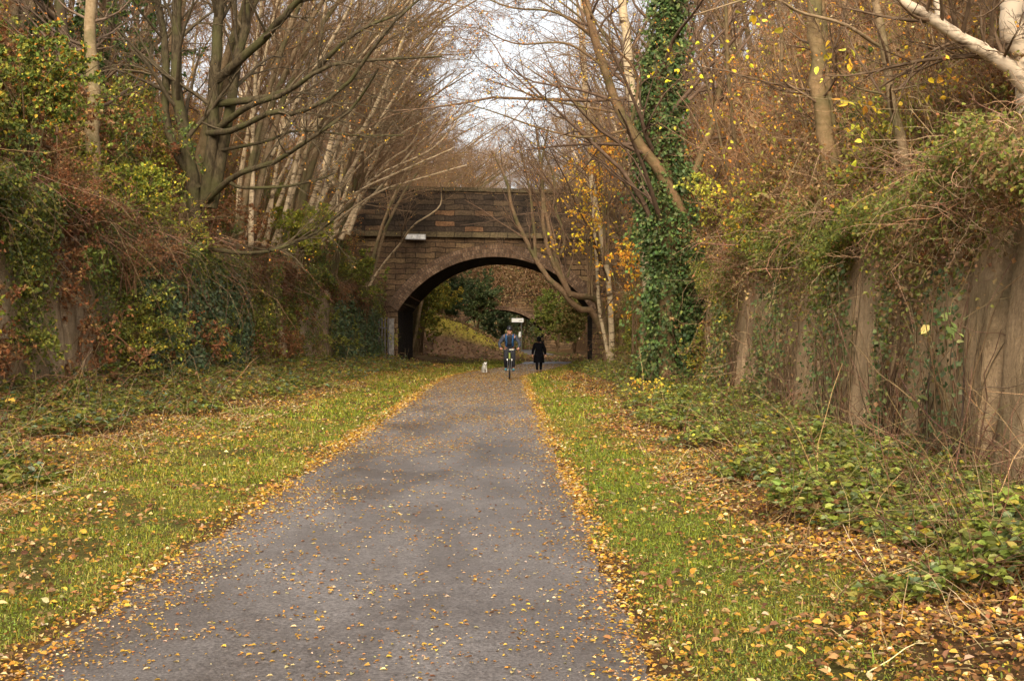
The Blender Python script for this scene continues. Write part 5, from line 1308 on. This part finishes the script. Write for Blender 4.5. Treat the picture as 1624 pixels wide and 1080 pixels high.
bramble_strip('bramble_patch', 1, 26000, 6.5, 62, -.1, 1.75, [(.20, .225, .04), (.13, .155, .035), (.28, .28, .06), (.15, .18, .08), (.5, .38, .05), (.2, .11, .045)], [4, 3, 2.4, 2, .3, 1], .62, .052, 1900)
bramble_strip('bramble_carpet', -1, 21000, 11, 62, -.1, 2.5, [(.17, .18, .032), (.11, .125, .028), (.24, .22, .04), (.12, .16, .085), (.4, .26, .05), (.24, .13, .05)], [4, 3, 2.4, 1.6, .5, 1.6], .5, .058, 1600)
make_grass(); make_straw(); make_litter(); GAIN = 1.35

# ---- the wood behind: six kinds of bare tree, copied
protos = []
for k in range(6):
    hgt = rng.uniform(10.5, 14); ln = rng.uniform(.05, .32)
    ns = 1 if k % 3 else 3
    limbs = []
    for j in range(ns):
        a = rng.uniform(-.2, .2)
        limbs.append(([np.array([.2 * j, .15 * j, -.4]), np.array([ln * hgt * .22 + .2 * j, a, hgt * .4]), np.array([ln * hgt * .6 + .5 * j, a * 2, hgt * .75]), np.array([ln * hgt + .9 * j, a * 4, hgt])], rng.uniform(.10, .16), .035))
    bc = [(.52, .40, .26), (.24, .16, .09), (.5, .38, .24), (.20, .14, .08), (.46, .34, .21), (.28, .19, .11)][k]
    o = make_tree('bare_tree', 'slender bare tree in the dense brown wood on the banks behind', limbs,
        [dict(n=18 if ns == 1 else 11, ang=44, lr=.36, rr=.42, K=8, wig=.1, trop=(.02, 0, .05), t0=.25, S=4, rend=.25, rmin=.008), dict(n=9, ang=44, lr=.5, rr=.5, K=6, wig=.14, trop=(0, 0, .02), S=3, rmin=.006), dict(n=8, ang=44, lr=.5, rr=.6, K=5, wig=.16, trop=(0, 0, 0), S=3, rmin=.005, lmin=.35)],
        M_BIRCH if k % 2 == 0 else M_BARK, bc, [(.25, .155, .085), (.20, .125, .07)][k % 2], (500, .06, [YEL, ORA, RUS, PALE], [1, 2, 2, 1]), group='bare trees of the wood behind')
    protos.append(o)
aprotos = []
for k in range(3):
    h = rng.uniform(10, 12.5); ln = rng.uniform(.42, .55); limbs = []
    for j in range(3):
        a = rng.uniform(-1.2, 1.2); q = rng.uniform(.75, 1.1)
        limbs.append(([np.array([.15 * j, .2 * j, -.4]), np.array([ln * h * .3 * q, a * .3, h * .42]), np.array([ln * h * .75 * q, a * .8, h * .75]), np.array([ln * h * 1.35 * q, a * 1.5, h * .95])], rng.uniform(.08, .12), .02))
    aprotos.append(make_tree('arching_tree', 'thin grey brown tree leaning over the path with dense fine twigs', limbs,
        [dict(n=14, ang=48, lr=.36, rr=.42, K=8, wig=.12, trop=(.03, 0, .01), t0=.3, S=4, rend=.25, rmin=.007), dict(n=10, ang=46, lr=.52, rr=.5, K=6, wig=.15, trop=(0, 0, 0), S=3, rmin=.0045), dict(n=8, ang=46, lr=.52, rr=.6, K=5, wig=.17, trop=(0, 0, -.01), S=3, rmin=.0035, lmin=.3)],
        M_BARK, [(.22, .15, .08), (.3, .21, .12), (.17, .115, .06)][k], [(.20, .13, .07), (.24, .15, .08), (.17, .105, .055)][k], (800, .055, [YEL, ORA, RUS, PALE], [1.5, 2.4, 2, .6]), group='trees arching over the path'))
AR = [(-1, 33, 1.2), (-1, 37, .8), (-1, 41.5, 2.2), (-1, 45, .7), (-1, 48.5, 1.6), (-1, 53, .8), (-1, 57, 1.9), (-1, 60, .6), (-1, 75, .8), (-1, 80, 1.5), (-1, 86, .8), (-1, 93, 1.2), (-1, 101, 1), (-1, 110, 1.5),
      (1, 34, 2.6), (1, 36.5, 1.0), (1, 41, 1.8), (1, 45, 2.4), (1, 50, 1.2), (1, 58, 2.0), (1, 54, .9), (1, 60, .7), (1, 75.5, .8), (1, 77, 1.4), (1, 82, .7), (1, 73.5, .6), (-1, 73.8, .3), (-1, 89.5, .3), (-1, 76.5, .4), (-1, 83, .4), (1, 88, 2.4), (1, 98, 1.5), (1, 112, 1.2)]
for i, (side, y, u) in enumerate(AR):
    x = float(XL(y) - u) if side < 0 else float(XR(y) + u)
    loc = (x, y, float(H(x, y))); rz = (0 if side < 0 else math.pi) + rng.normal(0, .22); s = rng.uniform(.85, 1.15) * (1 if side < 0 else .8)
    src = aprotos[i % 3]
    if i < 3: src.location = loc; src.rotation_euler = (0, 0, rz); src.scale = (s, s, s)
    else: copy_thing(src, loc, rz, s)
spots = []
tries = 0
while len(spots) < 210 and tries < 6000:
    tries += 1
    side = -1 if rng.random() < .5 else 1
    y = rng.uniform(24, 150) if side < 0 else rng.uniform(26, 150)
    u = rng.uniform(1.6 if y > 45 else 3.5, 20) if rng.random() < .75 else rng.uniform(5, 30)
    if 61 < y < 74 or 129 < y < 142: continue
    x = float((XL(y) - u) if side < 0 else (XR(y) + u))
    if abs((x) / y * 2000) > 1000: continue
    if any((x - a) ** 2 + (y - b) ** 2 < 3.2 for a, b, _ in spots): continue
    spots.append((x, y, side))
for i in range(64):        # leaning over the line beyond the bridge
    side = -1 if i < 40 else 1
    y = rng.uniform(75, 126); u = rng.uniform(.3, 6)
    spots.append((float((XL(y) - u) if side < 0 else (XR(y) + u)), y, side))
for i, (x, y, side) in enumerate(spots):
    src = protos[i % 6]
    rz = (0 if side < 0 else math.pi) + rng.normal(0, .5)
    loc = (x, y, float(H(x, y))); s = rng.uniform(.8, 1.2)
    if i < 6:
        src.location = loc; src.rotation_euler = (0, 0, rz); src.scale = (s, s, s)
    else:
        copy_thing(src, loc, rz, s)

# bare thicket shrubs between the trunks: three kinds, copied
sprotos = []
for k in range(4):
    limbs = []
    for j in range(9):
        a = rng.uniform(0, 2 * np.pi); q = rng.uniform(.2, 1.3); h = rng.uniform(1.8, 3.6)
        limbs.append(([np.array([.15 * math.cos(a), .15 * math.sin(a), -.2]), np.array([q * .45 * math.cos(a), q * .45 * math.sin(a), h * .5]), np.array([q * math.cos(a), q * math.sin(a), h])], .022, .008))
    sprotos.append(make_tree('bare_shrub', 'bare brown shrub in the tangled thicket on the banks', limbs,
        [dict(n=7, ang=42, lr=.45, rr=.5, K=7, wig=.14, trop=(0, 0, .03), t0=.15, S=3, rmin=.005), dict(n=7, ang=45, lr=.5, rr=.6, K=6, wig=.17, trop=(0, 0, 0), S=3, rmin=.004), dict(n=4, ang=45, lr=.5, rr=.7, K=4, wig=.17, trop=(0, 0, 0), S=3, rmin=.0035)],
        M_BARK, (.28, .175, .09), [(.30, .185, .095), (.20, .12, .06), (.26, .14, .07), (.34, .22, .12)][k], (900, .07, [RUS, ORA, YEL, BRN, G3], [2, 1.2, 1, 2, 1.2]), group='bare shrubs of the thicket', cat='shrub', K=8))
spots = []; tries = 0
while len(spots) < 250 and tries < 14000:
    tries += 1
    side = -1 if rng.random() < .45 else 1
    y = (14 if side > 0 else 17) * (8.4 if side > 0 else 7.3) ** rng.random(); u = rng.uniform(.9, 7)
    if 61.5 < y < 73 or (side < 0 and y < 36 and u < 5) : continue
    x = float((XL(y) - u) if side < 0 else (XR(y) + u))
    if abs(x / y * 2000) > 980: continue
    if any((x - a) ** 2 + (y - b) ** 2 < 1.2 for a, b, _ in spots): continue
    spots.append((x, y, side))
spots += [(float(XR(y_) + u_), y_, 1) for y_, u_ in ((12.5, 1.6), (13.6, .9), (14.8, 2.1), (15.7, 1.0), (17, 1.8), (18.4, .9), (19.6, 2.0), (21, 1.1), (22.5, 1.9), (24, .9), (26, 1.6), (28, 2.2), (31, 1.2), (13.1, 1.3), (14.2, .7), (15.2, .75), (16.3, .6), (17.6, .7), (18.9, .65), (20.3, .7), (21.8, .6), (23.3, .7), (25, .6), (27, .8), (33, .7), (35.5, .9), (38, .7), (41, .8))]
spots += [(5.5, 57, 1), (6.4, 53, 1), (5.7, 49, 1), (6.8, 59, 1), (7.4, 55, 1), (5.6, 45, 1), (6.2, 60.5, 1), (-7.3, 58.5, -1), (-8.2, 60.5, -1), (-7.9, 55, -1)]
for i, (x, y, side) in enumerate(spots):
    src = sprotos[i % 4]; loc = (x, y, float(H(x, y))); s = rng.uniform(.75, 1.35) * (.62 if (side > 0 and y < 20) else 1); rz = rng.uniform(0, 6.28)
    if i < 4: src.location = loc; src.rotation_euler = (0, 0, rz); src.scale = (s, s, s)
    else: copy_thing(src, loc, rz, s)

def far_wood():
    mb = MB(); n = 420
    x = rng.uniform(-75, 75, n); y = rng.uniform(152, 215, n); z = H(x, y) - .3
    C = walk(np.stack([x, y, z], 1), np.stack([rng.normal(0, .06, n), rng.normal(0, .06, n), np.ones(n)], 1), rng.uniform(8, 14, n), 8, .05, np.array([0, 0, .02]))
    Rr = rng.uniform(.08, .17, n)[:, None] * np.linspace(1, .25, 8)[None]
    tubes(mb, C, Rr, 5, pick([(.4, .3, .2), (.2, .13, .08)], [1, 2], n), 0)
    for s in (dict(n=9, ang=45, lr=.36, rr=.45, K=6, wig=.1, trop=(0, 0, .05), t0=.2, rmin=.02), dict(n=8, ang=45, lr=.5, rr=.55, K=5, wig=.14, trop=(0, 0, .02), rmin=.014)):
        C, Rr = spawn(C, Rr, s['n'], s.get('t0', .2), 1, s['ang'], s['lr'], s['rr'], s['K'], s['wig'], s['trop'], rmin=s['rmin'])
        tubes(mb, C, Rr, 3, pick([(.24, .15, .09), (.3, .19, .1)], [2, 1], len(C)), 0)
    m = 60000
    x = rng.uniform(-40, 40, m); y = rng.uniform(150, 190, m)
    leaves(mb, np.stack([x, y, H(x, y) + 5 * rng.random(m) ** 1.3], 1), .3, pick([(.10, .12, .03), (.16, .16, .04), (.2, .12, .05)], [2, 1, 2], m), 1)
    tag(mb.build('far_wood', [M_TWIG, M_LEAF]), kind='stuff')
far_wood()

# ------------------------------------------------------------------ light, sky, camera
EL, AZ = 36.0, 186.0       # the veiled sun: behind the camera, to the left
w = bpy.data.worlds.new('World'); scene.world = w; w.use_nodes = True
nt = w.node_tree; nt.nodes.clear()
sky = nt.nodes.new('ShaderNodeTexSky'); sky.sky_type = 'NISHITA'; sky.sun_disc = False
sky.sun_elevation = R(EL); sky.sun_rotation = R(AZ); sky.dust_density = 4.0; sky.air_density = 1.3
hs = nt.nodes.new('ShaderNodeHueSaturation'); hs.inputs['Saturation'].default_value = .22
bg = nt.nodes.new('ShaderNodeBackground'); bg.inputs['Strength'].default_value = .15
ow = nt.nodes.new('ShaderNodeOutputWorld')
nt.links.new(sky.outputs[0], hs.inputs['Color']); nt.links.new(hs.outputs[0], bg.inputs[0]); nt.links.new(bg.outputs[0], ow.inputs[0])
sl = bpy.data.lights.new('sun', 'SUN'); sl.energy = 1.9; sl.angle = R(40); sl.color = (1, .80, .52)
so = bpy.data.objects.new('sun', sl); COL.objects.link(so)
a = R(AZ); e = R(EL)
from mathutils import Vector
to_sun = Vector((math.sin(a) * math.cos(e), math.cos(a) * math.cos(e), math.sin(e)))
so.rotation_euler = to_sun.to_track_quat('Z', 'Y').to_euler()

cd = bpy.data.cameras.new('camera'); cam = bpy.data.objects.new('camera', cd); COL.objects.link(cam)
cam.location = (0, 0, 1.5); cam.rotation_euler = (R(90), 0, 0)
cd.sensor_width = 36; cd.lens = 36 * 2000 / 1624
cd.shift_x = 13 / 1624; cd.shift_y = -7 / 1624
cd.clip_start = .1; cd.clip_end = 2000
scene.camera = cam
vs = scene.view_settings
vs.view_transform = 'Standard'; vs.look = 'None'; vs.exposure = 0.95; vs.gamma = 1; vs.use_curve_mapping = False
scene.render.engine = 'CYCLES'
scene.cycles.max_bounces = 8; scene.cycles.diffuse_bounces = 5; scene.cycles.glossy_bounces = 2; scene.cycles.transmission_bounces = 3
scene.cycles.use_denoising = True
